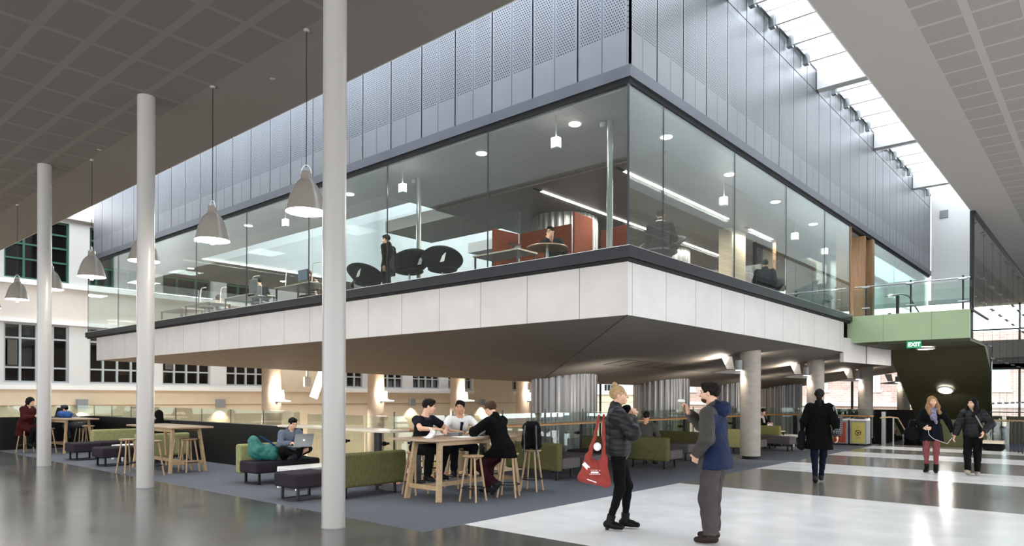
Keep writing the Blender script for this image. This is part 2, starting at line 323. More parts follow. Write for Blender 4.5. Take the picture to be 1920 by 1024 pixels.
# zinc upper walls: one panel between joints each, 8 mm open joints in between
def panels(axis,fixed,o,pitch,a,b,z0,z1,m,name):
    mb=MB(); k=math.ceil((a-o)/pitch)-1
    while True:
        s=max(a,o+k*pitch+.016); e=min(b,o+(k+1)*pitch-.016)
        if s>=b: break
        if e>s:
            if axis==0: mb.box(s,e,fixed,fixed+.05,z0,z1)
            else: mb.box(fixed-.05,fixed,s,e,z0,z1)
        k+=1
    return struct(name,mb,m)
panels(0,PY0+.02,-5.92,.98,-29.3,PX1-.02,6.86,9.44,MT['zincL'],'wall_pod_left')
panels(1,PX1-.02,9.57,.94,PY0+.02,PY1,6.86,9.44,MT['zincR'],'wall_pod_right')
panels(0,PY0+.02,-5.92,.98,-29.3,PX1-.02,9.46,10.3,MT['zincL'],'wall_pod_left_top')
panels(1,PX1-.02,9.57,.94,PY0+.02,PY1,9.46,10.3,MT['zincR'],'wall_pod_right_top')
struct('wall_pod_backing',MB().box(-29.3,PX1-.08,PY0+.08,PY0+.16,6.7,10.3).box(PX1-.16,PX1-.08,PY0+.08,PY1,6.7,10.3).box(-29.3,-29.2,PY0+.1,PY1,6.7,10.3),MT['black'])
def ringmb(x0,x1,y0,y1,z0,z1,t):   # L-shaped band along the two visible faces
    return MB().prism([(x0,y0),(x1,y0),(x1,y1),(x1-t,y1),(x1-t,y0+t),(x0,y0+t)],z0,z1)
struct('trim_7',ringmb(-29.3,PX1,PY0,PY1+.2,6.67,6.86,.12),MT['band'])
struct('trim_8',ringmb(-29.3,PX1-.04,PY0+.04,PY1,6.58,6.67,.1),MT['black'])
struct('trim_9',ringmb(-30.1,PX1,PY0,22.0,3.79,3.98,.3),MT['ledge'])
struct('trim_10',ringmb(-30.05,PX1-.05,PY0+.05,22.0,3.74,3.79,.2),MT['black'])
struct('wall_fascia_left',MB().prism([(-29.2,9.72),(-5.96,9.72),(-5.96,9.86),(-29.2,9.86)],2.88,3.76),MT['fascia'])
struct('wall_fascia_right',MB().prism([(-6.06,9.722),(-5.958,9.722),(-5.958,21.4),(-6.06,21.4)],2.882,3.76),MT['fasciaR'])
struct('wall_fascia_end',MB().box(-29.2,-29.1,9.86,24,2.88,3.76).box(-9,-5.96,21.4,21.5,2.88,3.76).prism([(-5.96,21.5),(-5.5,25.0),(-5.6,25.0),(-6.06,21.5)],2.6,3.3),MT['fascia'])
# soffit, an upside-down roof that dips over the void
sv=[(-29.2,9.72,2.885),(-5.96,9.72,2.885),(-12.3,15.4,1.97),(-5.96,24.6,2.86),(-5.96,34,2.86),(-12.3,34,1.97),(-33,34,3.2),(-29.2,20,3.2),(-12.3,21,1.97)]
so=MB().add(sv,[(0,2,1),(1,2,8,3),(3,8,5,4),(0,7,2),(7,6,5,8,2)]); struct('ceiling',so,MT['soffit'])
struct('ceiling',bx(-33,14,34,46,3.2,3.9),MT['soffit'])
struct('trim_11',MB().beam((-5.96,9.72,2.878),(-12.3,15.4,1.962),.02,.01),mat('soffit_joint','#4a4541',.8))
# perforated strips in the soffit (right part)
pf=MB()
for k in range(26):
    y=14.5+k*.75; pf.add([(-9.6,y,2.885-3.64*.1443-.012),(-8.9,y,2.885-2.94*.1443-.012),(-8.9,y+.68,2.885-2.94*.1443-.012),(-9.6,y+.68,2.885-3.64*.1443-.012)],[(0,3,2,1)])
m=mat('slotted_soffit_strip','#6a625b',.7); nt=m.node_tree; b=nt.nodes['Principled BSDF']; P=xyz(nt)
mixcol(nt,b,M(nt,'LESS_THAN',M(nt,'FRACT',M(nt,'MULTIPLY',M(nt,'ADD',P[0],P[1]),14)),.4),lin('#6a625b'),lin('#332f2b'))
struct('trim_12',pf,m)
# upper floor, ceilings, roof
struct('floor',MB().prism([(-29.9,PY0+.35),(PX1-.35,PY0+.35),(PX1-.35,34),(-29.9,34)],3.8,3.93),MT['floor2'])
struct('ceiling',MB().box(-29.9,PX1-.2,PY0+.15,11.1,6.56,6.7).box(-13.8,PX1-.2,11.1,33,6.56,6.7),MT['ceilp'])
struct('ceiling',MB().box(-25.6,-13.8,11.1,11.9,6.56,6.9).box(-16.9,-13.8,13.6,15.5,6.56,6.9).box(-17.1,-13.8,17.4,19.3,6.56,6.9).box(-29.9,-25.6,11.1,33,6.56,6.9),MT['slab'])
dk=MB().box(-13.75,-6.9,12.75,32,6.52,6.558); struct('ceiling',dk,MT['ceild'])
struct('wall_light_well',MB().box(-25.6,-25.4,11.1,20,6.56,10.1).box(-25.6,-13.8,20,20.2,3.93,10.1).box(-13.8,-13.6,11.1,20,6.7,10.1).box(-25.6,-13.8,11.6,11.9,6.9,10.1),mat('light_well_plaster','#a9adac',.8))
struct('window_42',bx(-25.6,-13.6,11.9,20.2,10.1,10.12),sky_glass)
struct('ceiling',MB().box(-25.6,-13.8,11.1,12.7,9.3,9.5).box(-13.7,-6,9.8,33,9.6,9.7).box(-29.3,-25.5,9.8,33,9.6,9.7).box(-29.3,-13.7,20.1,33,9.6,9.7),MT['slab'])
struct('trim_18',MB().box(-30.05,PX1-.02,PY0+.02,PY0+.05,3.98,3.992).box(PX1-.05,PX1-.02,PY0+.05,22,3.98,3.992),MT['white'])
struct('trim_19',bx(-5.55,-5.25,33.36,33.4,9.0,9.3),MT['grey'])
struct('wall_white_end',MB().box(PX1,-2.97,33.4,33.6,5.6,10.4),MT['whitem'])
struct('trim_13',bx(PX1-.1,-2.97,33.35,33.6,5.45,5.62),mat('pale_trim','#b8babb',.6))
# glass of the raised room: one pane between joints each
gx=[-30.0,-27.0,-24.0,-20.95,-17.97,-14.97,-11.97,-9.0,-5.9]; gn=50
for a,b in zip(gx,gx[1:]):
    gn+=1; struct('window_%d'%gn,bx(a+.006,b-.006,PY0+.06,PY0+.075,3.97,6.62),GL['pod'])
gy=[9.66,10.82,13.79,16.73,19.61,21.95]
for a,b in zip(gy,gy[1:]):
    gn+=1; struct('window_%d'%gn,bx(PX1-.075,PX1-.06,a+.006,b-.006,3.97,6.62),GL['pod'])
gn+=1; struct('window_%d'%gn,MB().box(-30.0,-29.985,PY0+.07,11.6,3.97,6.62).box(-30.0,-29.985,11.62,14.6,3.97,6.62),GL['pod'])
jt=MB()
for x in gx[1:-1]+[-30.0]: jt.box(x-.006,x+.006,PY0+.055,PY0+.08,3.98,6.6)
for y in gy[1:]: jt.box(PX1-.08,PX1-.055,y-.006,y+.006,3.98,6.6)
jt.box(-5.94,-5.91,9.66,9.69,3.98,6.6); struct('trim_14',jt,MT['dgrey'])
# doorway in the side face and the teal glass past it
struct('wall_door_lining',MB().box(-6.3,-5.9,21.95,22.02,3.93,6.6).box(-6.6,-5.88,23.4,23.5,3.93,6.56).box(-6.3,-5.86,24.2,24.45,3.93,6.6).box(-8.2,-8.1,22,26,3.93,6.56),MT['wood'])
struct('window_80',MB().box(-5.94,-5.925,24.46,27.4,3.98,6.62).box(-5.94,-5.925,27.42,30.4,3.98,6.62).box(-5.94,-5.925,30.42,33,3.98,6.62),GL['teal'])
struct('wall_inner_white',MB().box(-7.6,-7.5,25.5,33,3.93,6.56),MT['whitem'])
struct('wall_pod_rear',MB().box(-25.6,-6,32.9,33,3.93,6.56),MT['slab'])
for y0,y1 in ((19.6,20.6),(23.0,24.0)):
    struct('wall_timber_blade',bx(-8.9,-8.5,y0,y1,3.93,6.56),MT['woodp'])
struct('wall_timber_back',MB().box(-13.4,-13.3,22,30,3.93,6.56),MT['wood'])
# corrugated drums through the building -------------------------------------------
def drum(x,y,r,z0,z1,label):
    mb=MB(); n=120; v=[]
    for z in (z0,z1):
        for i in range(n):
            t=2*PI*i/n; rr=r+(.028 if (i//2)%2 else 0); v.append((rr*math.cos(t),rr*math.sin(t),z))
    mb.add(v,[(i,(i+1)%n,n+(i+1)%n,n+i) for i in range(n)])
    o=mb.build('corrugated_drum',MT['corr'],None,(x,y,0)); tag(o,label,'column','corrugated metal drums over the void'); return o
drum(-11.7,15.75,.9,-4,6.6,'corrugated metal drum rising through the soffit, leftmost and nearest of its row')
drum(-11.7,21.3,.9,-4,6.5,'corrugated metal drum second from the left, behind the woman in the puffer jacket')
drum(-11.7,26.9,.9,-4,6.5,'corrugated metal drum partly hidden behind the round concrete column')
drum(-11.7,32.4,.9,-4,6.5,'farthest corrugated metal drum, left of the woman in the long black coat')
# columns --------------------------------------------------------------------------
for i,(x,l) in enumerate([(-7.01,'glossy white steel column nearest the camera'),(-12.41,'glossy white steel column in the middle of the row of three'),(-17.78,'glossy white steel column farthest left of the row of three')]):
    mb=MB().cyl((0,0,.0),(0,0,6.6),.137,n=48); o=mb.build('white_column',MT['column'],None,(x,4.88,0),smooth=True)
    tag(o,l,'column','white columns under the left ceiling'); MB().cyl((0,0,.0),(0,0,.012),.142,n=48).build('base_ring',MT['grey'],o)
def walllamp(parent,x,y,z,ang):
    o=MB().beam((x,y,z),(x+.18*math.cos(ang),y+.18*math.sin(ang),z),.06,.06).build('lamp_bracket',MT['dgrey'],parent); return o
for i,(y,zt,l) in enumerate([(17.42,2.84,'round concrete column with a downlight, right of the man in the blue jacket'),(22.5,2.84,'round concrete column behind the woman in the long black coat'),(28.2,2.86,'round concrete column behind the recycling bins'),(34.3,3.2,'round concrete column half hidden by the green stair')]):
    o=MB().cyl((0,0,.08),(0,0,zt),.25,n=40).build('concrete_column',MT['conc'],None,(-7.05,y,0),smooth=True); tag(o,l,'column','concrete columns under the raised room')
    MB().cyl((0,0,0),(0,0,.08),.2,n=32).build('plinth',MT['black'],o)
    MB().cyl((-.18,-.3,2.25),(-.18,-.3,2.5),.085,n=20).build('downlight_can',MT['grey'],o,smooth=True)
    MB().cyl((-.18,-.3,2.243),(-.18,-.3,2.249),.075,n=20).build('downlight_lens',MT['glowc'],o)
    spot('column_downlight',(-7.23,y-.3,2.23),38,WARM,95,(0,.35,-1),.7)
    # bow-shaped uplight on the left of the column
    lb=MB(); lb.hexa([(-.95,-.02,2.2),(-.2,-.12,2.16),(-.95,.02,2.2),(-.2,.08,2.16),(-.95,-.02,2.22),(-.2,-.12,2.32),(-.95,.02,2.22),(-.2,.08,2.32)]); u=lb.build('uplight_housing',MT['grey'],o)
    MB().hexa([(-.62,-.02,2.3),(-.42,-.02,2.3),(-.62,.0,2.3),(-.42,.0,2.3),(-.74,-.08,2.62),(-.46,-.08,2.62),(-.74,-.06,2.62),(-.46,-.06,2.62)]).build('reflector',MT['white'],u)
    if i<3:
        spot('column_uplight',(-7.75,y-.1,2.33),60,WARM,150,(-.7,-.5,1),.9)
        spot('column_uplight',(-7.4,y+.45,2.3),40,WARM,95,(.35,.75,.8),.8)
for i,(y,l) in enumerate([(15.4,'tall pinkish concrete column with a lit wall lamp, left of the nearest white column'),(20.8,'tall concrete column with a lit wall lamp between the white column and the man in the polo shirt'),(26.2,'tall concrete column with a lit wall lamp behind the man in the white shirt'),(31.6,'tall concrete column beside the corrugated drum, behind the man in the black coat')]):
    o=MB().cyl((0,0,-4),(0,0,3.2),.39,n=40).build('concrete_column',MT['concw'],None,(-26.5,y,0),smooth=True); tag(o,l,'column','tall columns in the library void')
    la=R(-15)
    MB().box(.36,.62,-.06,.06,1.28,1.36).build('lamp_bracket',MT['dgrey'],o)
    s_=MB().hexa([(.5,-.3,1.36),(.95,-.3,1.34),(.5,.3,1.36),(.95,.3,1.34),(.48,-.3,1.4),(.95,-.3,1.37),(.48,.3,1.4),(.95,.3,1.37)]).hexa([(.45,-.3,1.4),(.5,-.3,1.4),(.45,.3,1.4),(.5,.3,1.4),(.4,-.3,1.8),(.44,-.3,1.8),(.4,.3,1.8),(.44,.3,1.8)]).build('lamp_reflector',MT['glow'],o)
    point('column_lamp',(-25.9,y,1.9),60,WARM,.1)
# small square wall spots on the cream facade
for i,(y,l) in enumerate([(10.4,'small grey wall light on cream wall behind the boy in the cap'),(16.4,'small grey wall light on cream wall above the black balustrade'),(28.6,'small grey wall light on cream wall left of the man in the polo shirt'),(34.9,'small grey wall light on cream wall between the two men at the table')]):
    o=MB().box(0,.22,-.2,.2,1.0,1.4).build('wall_light',MT['grey'],None,(XF,y,0)); tag(o,l,'wall light','square wall lights on the facade')
    spot('wall_light_beam',(XF+.25,y,.95),60,WARM,110,(-.2,0,-1),.7)
# ceilings of the side building, right far part, far glazing, outside --------------------------------
fr=MB()
for x in [-33+3*k for k in range(15)]: fr.box(x-.06,x+.06,45,45.12,-4,3.3)
fr.box(-33,14,45,45.15,-.2,.1).box(-33,14,45,45.15,3.1,3.4)
for x in (-2,.8,3.6,6.4,9.2): fr.box(x-.05,x+.05,45,45.1,0,6.6)
fr.box(-2.97,14,45,45.1,5.2,5.28)
struct('window_90',fr,MT['blackm'])
struct('window_91',bx(-33,14,45.05,45.06,-4,6.6),GL['ext'])
struct('floor',bx(-2.97,14,40,45,3.2,3.95),MT['blackp'])
bm=bpy.data.materials.new('brick_outside'); bm.use_nodes=True; nt=bm.node_tree; b=nt.nodes['Principled BSDF']; b.inputs['Roughness'].default_value=.9
br=node(nt,'ShaderNodeTexBrick'); br.inputs['Color1'].default_value=lin('#c2a29b'); br.inputs['Color2'].default_value=lin('#b5938b'); br.inputs['Mortar'].default_value=lin('#d8c5bd'); br.inputs['Scale'].default_value=1.0
br.inputs['Brick Width'].default_value=.5; br.inputs['Row Height'].default_value=.17; br.inputs['Mortar Size'].default_value=.012
tc=node(nt,'ShaderNodeTexCoord'); mp=node(nt,'ShaderNodeMapping'); mp.inputs['Rotation'].default_value=(R(90),0,0); nt.links.new(tc.outputs['Object'],mp.inputs[0]); nt.links.new(mp.outputs[0],br.inputs[0]); nt.links.new(br.outputs[0],b.inputs['Base Color'])
o=bx(-34,20,62,63,-6,6.5).build('brick_building',bm); tag(o,'red brick building with pale window bays across the street','building')
om_=mat('outside_window','#c9d2dc',.2,spec=.6)
for k in range(13):
    x=-32+k*4; bx(x,x+1.6,61.9,62,2.2,4.6).build('pane',om_,o); bx(x-.15,x+1.75,61.86,61.98,2.05,2.2).build('sill',MT['whitem'],o); bx(x-.15,x+1.75,61.86,61.98,4.6,4.8).build('lintel',MT['whitem'],o)
bx(-34,20,61.8,62,.9,1.15).build('string_course',MT['whitem'],o)
struct('floor',bx(-60,60,45.2,90,-4.4,-4.2),mat('asphalt_outside','#8a8a88',.9))
struct('wall_far_left',bx(-33.4,-33.0,-12,-11.8,0,6.6),MT['whiter'])
# green bridge, its underside and the stair that drops away ------------------------------
lm=jointed('lime_panel_joints','#93a683',0,-5.05,1.2,.012,'#5c7444',noise=.03)
struct('wall_green_bridge',MB().box(-6.0,-2.96,22.0,22.12,3.17,3.94),lm)
struct('wall_green_bridge_side',MB().box(-3.1,-3.0,22.12,26,3.17,3.94),mat('side_reflection_grey','#8d938c',.5))  # pale grey colour stands in for the reflection on the glass before it
struct('floor',bx(-5.9,-2.9,22.1,25.2,3.9,3.95),MT['floor2'])
zs=lambda y:3.1-.535*(y-25)
om=MT['olive']
struct('ceiling',MB().prism([(-5.6,22.1),(-2.96,22.1),(-2.96,25.05),(-5.6,25.05)],3.1,3.17),om)
st=thing('stair','olive green enclosed staircase falling away behind the lime green bridge','staircase',(0,0,0))
MB().hexa([(-5.6,25,zs(25)),(-2.98,25,zs(25)),(-5.6,29.3,zs(29.3)),(-2.98,29.3,zs(29.3)),(-5.6,25,zs(25)+.25),(-2.98,25,zs(25)+.25),(-5.6,29.3,zs(29.3)+.25),(-2.98,29.3,zs(29.3)+.25)]).build('stair_underside',om,st)
MB().hexa([(-5.6,25,zs(25)+.25),(-5.5,25,zs(25)+.25),(-5.6,29.3,zs(29.3)+.25),(-5.5,29.3,zs(29.3)+.25),(-5.6,25,zs(25)+1.2),(-5.5,25,zs(25)+1.2),(-5.6,29.3,zs(29.3)+1.2),(-5.5,29.3,zs(29.3)+1.2)]).build('stair_side',om,st)
MB().box(-5.3,-2.98,29.3,29.4,-4,.85).build('stair_foot_wall',mat('olive_wall','#55552c',.5),st)
for k in range(14):
    y=25.1+k*.3; MB().box(-5.45,-3.0,y,y+.3,zs(y)+.25,zs(y)+.4).build('step',MT['floor2'],st)
for nm,(x,y,z),nrm,l in (('ceiling_light',(-4.35,24.0,3.08),(0,0,-1),'round ceiling light under the lime bridge beside the exit sign'),('ceiling_light',(-4.35,27.25,zs(27.25)-.03),(0,-.47,-.88),'round light on the sloping olive stair underside')):
    t=thing(nm,l,'ceiling light',(x,y,z),group='round lights under the green stair'); q=Vector(nrm).to_track_quat('Z','Y').to_euler(); t.rotation_euler=q
    MB().lathe([(.23,0),(.25,.02),(.25,.05),(.2,.055)],n=32).build('light_rim',MT['white'],t,smooth=True); MB().lathe([(.2,.054),(.0,.056)],n=32).build('diffuser',MT['glow'],t)
    area('stair_light',(x,y-.05,z-.12),.4,.4,22,NEUT,(0,0,0))
t=thing('exit_sign','green and white illuminated exit sign hanging below the lime bridge','exit sign',(-4.28,22.06,2.955))
MB().box(-.18,.18,-.02,.02,0,.2).build('sign_box',MT['exitg'],t,bevel=.004); MB().cyl((0,0,.2),(0,0,.24),.01).build('hanger',MT['steel'],t)
fc=bpy.data.curves.new('exit_letters','FONT'); fc.body='EXIT'; fc.size=.15; fc.align_x='CENTER'; fc.extrude=.002; fc.offset=.004
fc.materials.append(MT['exitw']); f_=bpy.data.objects.new('tmp_text',fc); COL.objects.link(f_); me_=bpy.data.meshes.new_from_object(f_.evaluated_get(bpy.context.evaluated_depsgraph_get())); bpy.data.objects.remove(f_)
fo=bpy.data.objects.new('lettering',me_); COL.objects.link(fo); fo.parent=t; fo.location=(.01,-.024,.048); fo.rotation_euler=(R(90),0,0)
# tall glass screens at the right edge of the atrium
mb=MB(); 
for k in range(12): mb.box(-2.94,-2.925,22.35+k*1.9,24.2+k*1.9,0.0 if k>1 else 3.17,6.6)
struct('window_95',mb,GL['screen'])
mb=MB(); 
for k in range(12):
    y=22.3+k*1.9
    for z in (6.3,5.0,4.3,2.8,1.4):
        if z<3.9 and k<2: continue
        for dy in (.2,1.7): mb.cyl((-2.97,y+dy,z),(-2.88,y+dy,z),.028,n=10)
struct('trim_15',mb,MT['steel'])
struct('trim_16',MB().box(-3.0,-2.9,22.25,22.33,3.95,6.6).box(-2.98,-2.88,22.3,45,6.52,6.6),MT['blackm'])
# stair well beyond the floor edge, dark wall and lower enclosure
struct('wall_dark_stairwell',MB().box(-9.5,-5.62,31,31.1,-4,1.1).box(-6.02,-5.96,26.2,31,-4,.0),MT['blackp'])
struct('wall_stairwell_front',bx(-6,-2.9,26.0,26.05,-4,-.3),MT['blackp'])
mb=MB()
for k in range(12): mb.box(-5.9,-2.9,26.05+k*.3,26.35+k*.3,-.17*(k+1)-.1,-.17*(k+1))
struct('floor',mb,MT['terrgrey'])
struct('wall_right_of_stair',bx(-2.86,-2.2,29.2,29.3,-.2,.95),MT['olive'])
# ================================================================ THINGS: furniture and fittings
def pendant():
    t=thing('pendant_lamp','x','pendant lamp')
    prof=[(.066,.56),(.07,.52),(.072,.47),(.08,.445),(.115,.415),(.15,.37),(.183,.305),(.212,.23),(.237,.14),(.258,.06),(.275,0)]
    MB().lathe([(.0,.565),(.05,.565)]+prof+[(.27,.004),(.23,.14),(.2,.23),(.17,.3),(.12,.38),(.0,.4)],n=40).build('lamp_shade',MT['shade'],t,smooth=True)
    MB().lathe([(.262,.012),(.222,.09),(.0,.1)],n=32).build('lit_interior',MT['glow'],t)
    MB().cyl((0,0,-.06),(0,0,.1),.03,n=14).build('bulb',MT['glow'],t)
    MB().tube([(.075*math.cos(a),0,.53+.12*math.sin(a)) for a in [PI*k/12 for k in range(13)]],.007,8).build('handle',MT['white'],t,smooth=True)
    MB().tube([(0,0,.62),(0.004,0,1.4),(-.003,0,2.0),(0,0,2.5)],.006,6).build('cord',MT['blackm'],t)
    MB().lathe([(.0,2.48),(.04,2.485),(.045,2.5),(.045,2.515)],n=20).build('ceiling_rose',MT['shade'],t,smooth=True)
    return t
p0=pendant()
pl=['grey pendant lamp nearest the camera, beside the nearest white column','grey pendant lamp hanging second from the nearest white column','grey pendant lamp hanging partly behind the middle white column','grey pendant lamp between the middle and the farthest white column','grey pendant lamp just right of the farthest white column','grey pendant lamp left of the farthest white column','grey pendant lamp cut by the left edge of the photo']
for i,l in enumerate(pl):
    x=-8.45-2.71*i; place(p0,USED,(x,5.42,4.085),R(-20*i+30),l,'bell pendant lamps under the left ceiling'); point('pendant_light',(x,5.42,4.0),26,NEUT,.12)
for i,(x,y,l) in enumerate([(-10.17,5.91,'first round detector disc on left ceiling, right of the second pendant'),(-13.1,5.3,'round detector disc on left ceiling above the middle column'),(-15.8,5.3,'round detector disc on left ceiling beyond the middle column')]):
    o=MB().lathe([(.0,-.015),(.035,-.015),(.045,0)],n=20).build('ceiling_detector',MT['shade'],None,(x,y,6.6),smooth=True); tag(o,l,'detector','discs on the left ceiling')
# --- black balustrade panel and bar
bl=thing('black_balustrade','long solid black balustrade panel behind the left tables with low glass on top','balustrade')
MB().box(-23.85,-12.45,7.8,7.9,0,.93).box(-23.9,-23.8,-2,7.9,0,.93).build('solid_panel',MT['blackp'],bl)
for k in range(8):
    x=-23.8+k*1.42; bx(x+.02,x+1.4,7.86,7.872,.93,1.25).build('glass_upstand',GL['bal'],bl); bx(x-.004,x+.004,7.855,7.875,.93,1.25).build('glass_joint',MT['dgrey'],bl)
bx(-23.86,-23.85,-2,7.84,.93,1.25).build('glass_upstand',GL['bal'],bl); MB().box(-23.85,-12.45,7.84,7.9,.93,.94).build('cap_strip',MT['steel'],bl)
bar=thing('standing_bar','long standing bar of pale and oak worktop that follows the edge of the void','bar')
MB().prism([(-12.6,7.45),(-9.3,7.42),(-9.2,7.52),(-9.2,7.95),(-12.6,7.95)],.94,.98).build('bar_top',MT['barw'],bar,bevel=.006)
MB().prism([(-9.65,7.96),(-9.2,7.96),(-9.2,25.0),(-9.65,25.4)],.94,.98).build('bar_top',MT['baro'],bar,bevel=.006)
MB().prism([(-9.64,25.42),(-9.2,25.02),(-6.1,24.97),(-6.1,25.42)],.94,.98).build('bar_top',MT['baro'],bar,bevel=.006)
def barpost(x,y,ax):
    p=MB().box(x-.07,x+.07,y-.03,y+.03,0,.94).build('bar_post',MT['blackm'],bar) if ax==0 else MB().box(x-.03,x+.03,y-.07,y+.07,0,.94).build('bar_post',MT['blackm'],bar)
    dx,dy=((.0,.12) if ax==0 else (-.12,0))
    MB().cyl((x-dx*.3,y-dy*.3,.72),(x+dx*2,y+dy*2,.72),.022).cyl((x+dx*1.0,y+dy*1.0,.72),(x+dx*1.35,y+dy*1.35,.72),.04).build('clamp',MT['blackm'],p)
for x in (-12.2,-10.9,-9.75): barpost(x,7.7,0)
for y in (8.3,10.0,11.7,13.4,15.1,16.8,18.5,20.2,21.9,23.6,24.9): barpost(-9.4,y,1)
for x in (-8.6,-7.6,-6.6,-6.2): barpost(x,25.25,0)
mb=MB(); pm=MB()
for k in range(3): mb.box(-12.4+k*.95,-11.5+k*.95,8.0,8.012,.1,1.2); 
for k in range(12): mb.box(-9.72,-9.708,8.05+k*1.45,9.46+k*1.45,.1,1.2); pm.box(-9.725,-9.7,8.03+k*1.45-.008,8.03+k*1.45+.008,-.1,1.28)
mb.box(-9.6,-7.9,25.5,25.512,.1,1.2).box(-7.85,-6.1,25.5,25.512,.1,1.2)
g=thing('glass_balustrade','clear glass balustrade panels standing behind the standing bar','balustrade'); mb.build('glass_panel',GL['bal'],g); pm.build('post',MT['dgrey'],g)
# --- upper bridge balustrade
t=thing('bridge_balustrade','glass balustrade with steel handrail on top of the lime green bridge','balustrade',(0,0,0))
MB().box(-5.85,-4.4,22.03,22.045,3.95,4.7).box(-4.33,-3.15,22.03,22.045,3.95,4.7).box(-3.1,-2.92,22.03,22.045,3.95,4.7).build('glass_panel',GL['bal'],t)
MB().tube([(-5.8,22.0,4.78),(-2.95,22.0,4.78)],.02).build('handrail',MT['steel'],t,smooth=True)
for x in (-5.5,-4.36,-3.12): MB().box(x-.02,x+.02,22.02,22.08,3.95,4.85).build('post',MT['blackm'],t)
for x in (-5.5,-4.36,-3.12): 
    for z in (4.15,4.75): MB().cyl((x-.1,21.99,z),(x+.1,21.99,z),.028,n=10).build('glass_clamp',MT['steel'],t)
t=thing('upper_stair_handrail','short bent steel handrail with black post at head of the stair on the bridge','handrail')
MB().tube([(-5.3,23.3,4.62),(-4.85,23.3,4.66),(-4.7,23.5,4.6),(-4.5,24.4,4.0)],.022).build('rail',MT['steel'],t,smooth=True); MB().box(-5.0,-4.92,23.3,23.38,3.95,4.62).build('post',MT['blackm'],t)
# --- lower stair rail, right balustrade
t=thing('stair_handrail','wooden stair handrail descending beside the recycling bins','handrail')
MB().tube([(-5.95,25.6,.9),(-5.75,26.0,.92),(-5.6,26.4,.88),(-5.3,29.6,-1.0)],.025).build('rail',MT['oak'],t,smooth=True)
for y,z in ((26.0,.9),(27.4,.3),(28.8,-.55)): MB().box(-5.66,-5.62,y-.02,y+.02,-.3 if y>26.5 else 0,z).build('post',MT['steel'],t)
MB().add([(-5.66,26.1,0),(-5.5,29.5,-2.0),(-5.5,29.5,-1.05),(-5.66,26.1,.85)],[(0,1,2,3)]).build('glass_panel',GL['bal'],t)
MB().box(-5.98,-5.86,25.9,26.0,0,1.1).build('end_post',MT['steel'],t)
t=thing('floor_balustrade','balustrade with oak handrail and black uprights at the right edge of the photo','balustrade')
MB().tube([(-3.0,25.3,.9),(-2.35,25.2,.9),(-2.2,25.0,.9),(-1.2,22.3,.97)],.03).build('handrail',MT['oak'],t,smooth=True)
MB().tube([(-2.9,25.3,1.15),(-2.35,25.2,1.15),(-1.2,22.3,1.2)],.012).build('light_rail',MT['blackm'],t)
for k in range(11):
    f=k/10; x=-2.35+1.15*f; y=25.2-2.9*f; MB().box(x-.015,x+.015,y-.03,y+.03,0,.9).build('upright',MT['blackm'],t)
MB().box(-2.95,-2.4,25.25,25.262,0,1.05).build('glass_panel',GL['bal'],t)
# --- high tables
def high_table(L,W):
    """long axis local x, splayed trestle ends, mid stretcher"""
    t=thing('high_table','x','table'); H=.93
    MB().box(-L/2,L/2,-W/2,W/2,H-.035,H).build('table_top',MT['oakt'],t,bevel=.005)
    for s in (-1,1):
        for q in (-1,1):
            MB().beam((s*(L/2-.22),q*(W/2-.07),0),(s*(L/2-.32),q*(W/2-.16),H-.035),.05,.085,up=(1,0,0)).build('leg',MT['oak'],t,bevel=.004)
        MB().beam((s*(L/2-.24),-(W/2-.1),.2),(s*(L/2-.24),(W/2-.1),.2),.045,.07).build('end_rail',MT['oak'],t,bevel=.004)
    MB().box(-L/2+.26,L/2-.26,-.022,.022,.17,.24).build('stretcher',MT['oak'],t,bevel=.004)
    for q in (-1,1): MB().box(-L/2+.3,L/2-.3,q*(W/2-.15)-.015,q*(W/2-.15)+.015,H-.11,H-.036).build('apron',MT['oak'],t)
    return t
ta=high_table(2.25,.85)
place(ta,USED,(-7.86,7.95,0),R(90),'long oak high table covered in papers where three men sit','oak high tables')
place(ta,USED,(-15.15,6.43,0),0,'oak high table standing partly behind the middle white column','oak high tables')
place(ta,USED,(-22.15,6.6,0),R(3),'oak high table with the boy in a cap, by the farthest white column','oak high tables')
def stool():
    t=thing('stool','x','stool'); H=.68
    MB().lathe([(0,H-.03),(.14,H-.03),(.155,H-.022),(.163,H-.01),(.16,H),(.14,H+.002),(0,H-.004)],n=28).build('seat',MT['oakr'],t,smooth=True)
    for k in range(4):
        a=PI/4+k*PI/2; MB().cyl((.205*math.cos(a),.205*math.sin(a),0),(.105*math.cos(a),.105*math.sin(a),H-.028),.015,.017,n=12).build('leg',MT['oakr'],t,smooth=True)
    MB().tube([(.172*math.cos(a),.172*math.sin(a),.2) for a in [2*PI*k/28 for k in range(28)]],.01,8,closed=True).build('foot_ring',MT['blackm'],t,smooth=True)
    return t
s0=stool(); SG='round oak stools with black foot rings'
for x,y,rz,l in [(-7.25,7.5,.2,'empty oak stool in front of the men\'s table, nearest the camera'),(-7.16,8.2,.5,'oak stool under the man in the black coat'),(-7.33,8.98,.3,'oak stool carrying the black backpack'),
    (-8.45,7.42,.1,'oak stool under the man in the dark polo shirt'),(-8.55,8.45,.1,'oak stool under the man in the white shirt'),(-8.5,9.3,.6,'oak stool behind the far end of the men\'s table'),
    (-14.2,5.72,.3,'stool tucked in just right of the middle white column, on the near side'),(-14.35,6.5,.1,'right-hand stool behind the table by the middle column'),(-15.0,6.62,.6,'left-hand stool behind the table by the middle column'),(-15.1,5.6,.2,'stool seen left of the middle white column'),
    (-21.55,6.0,.7,'stool just right of the farthest white column'),(-23.15,7.3,.2,'stool the boy in the cap leans over'),(-22.55,7.3,.9,'stool behind the far left table, beside the boy in the cap'),(-22.45,5.72,.4,'leftmost stool under the person in the red coat')]:
    place(s0,USED,(x,y,0),rz,l,SG)
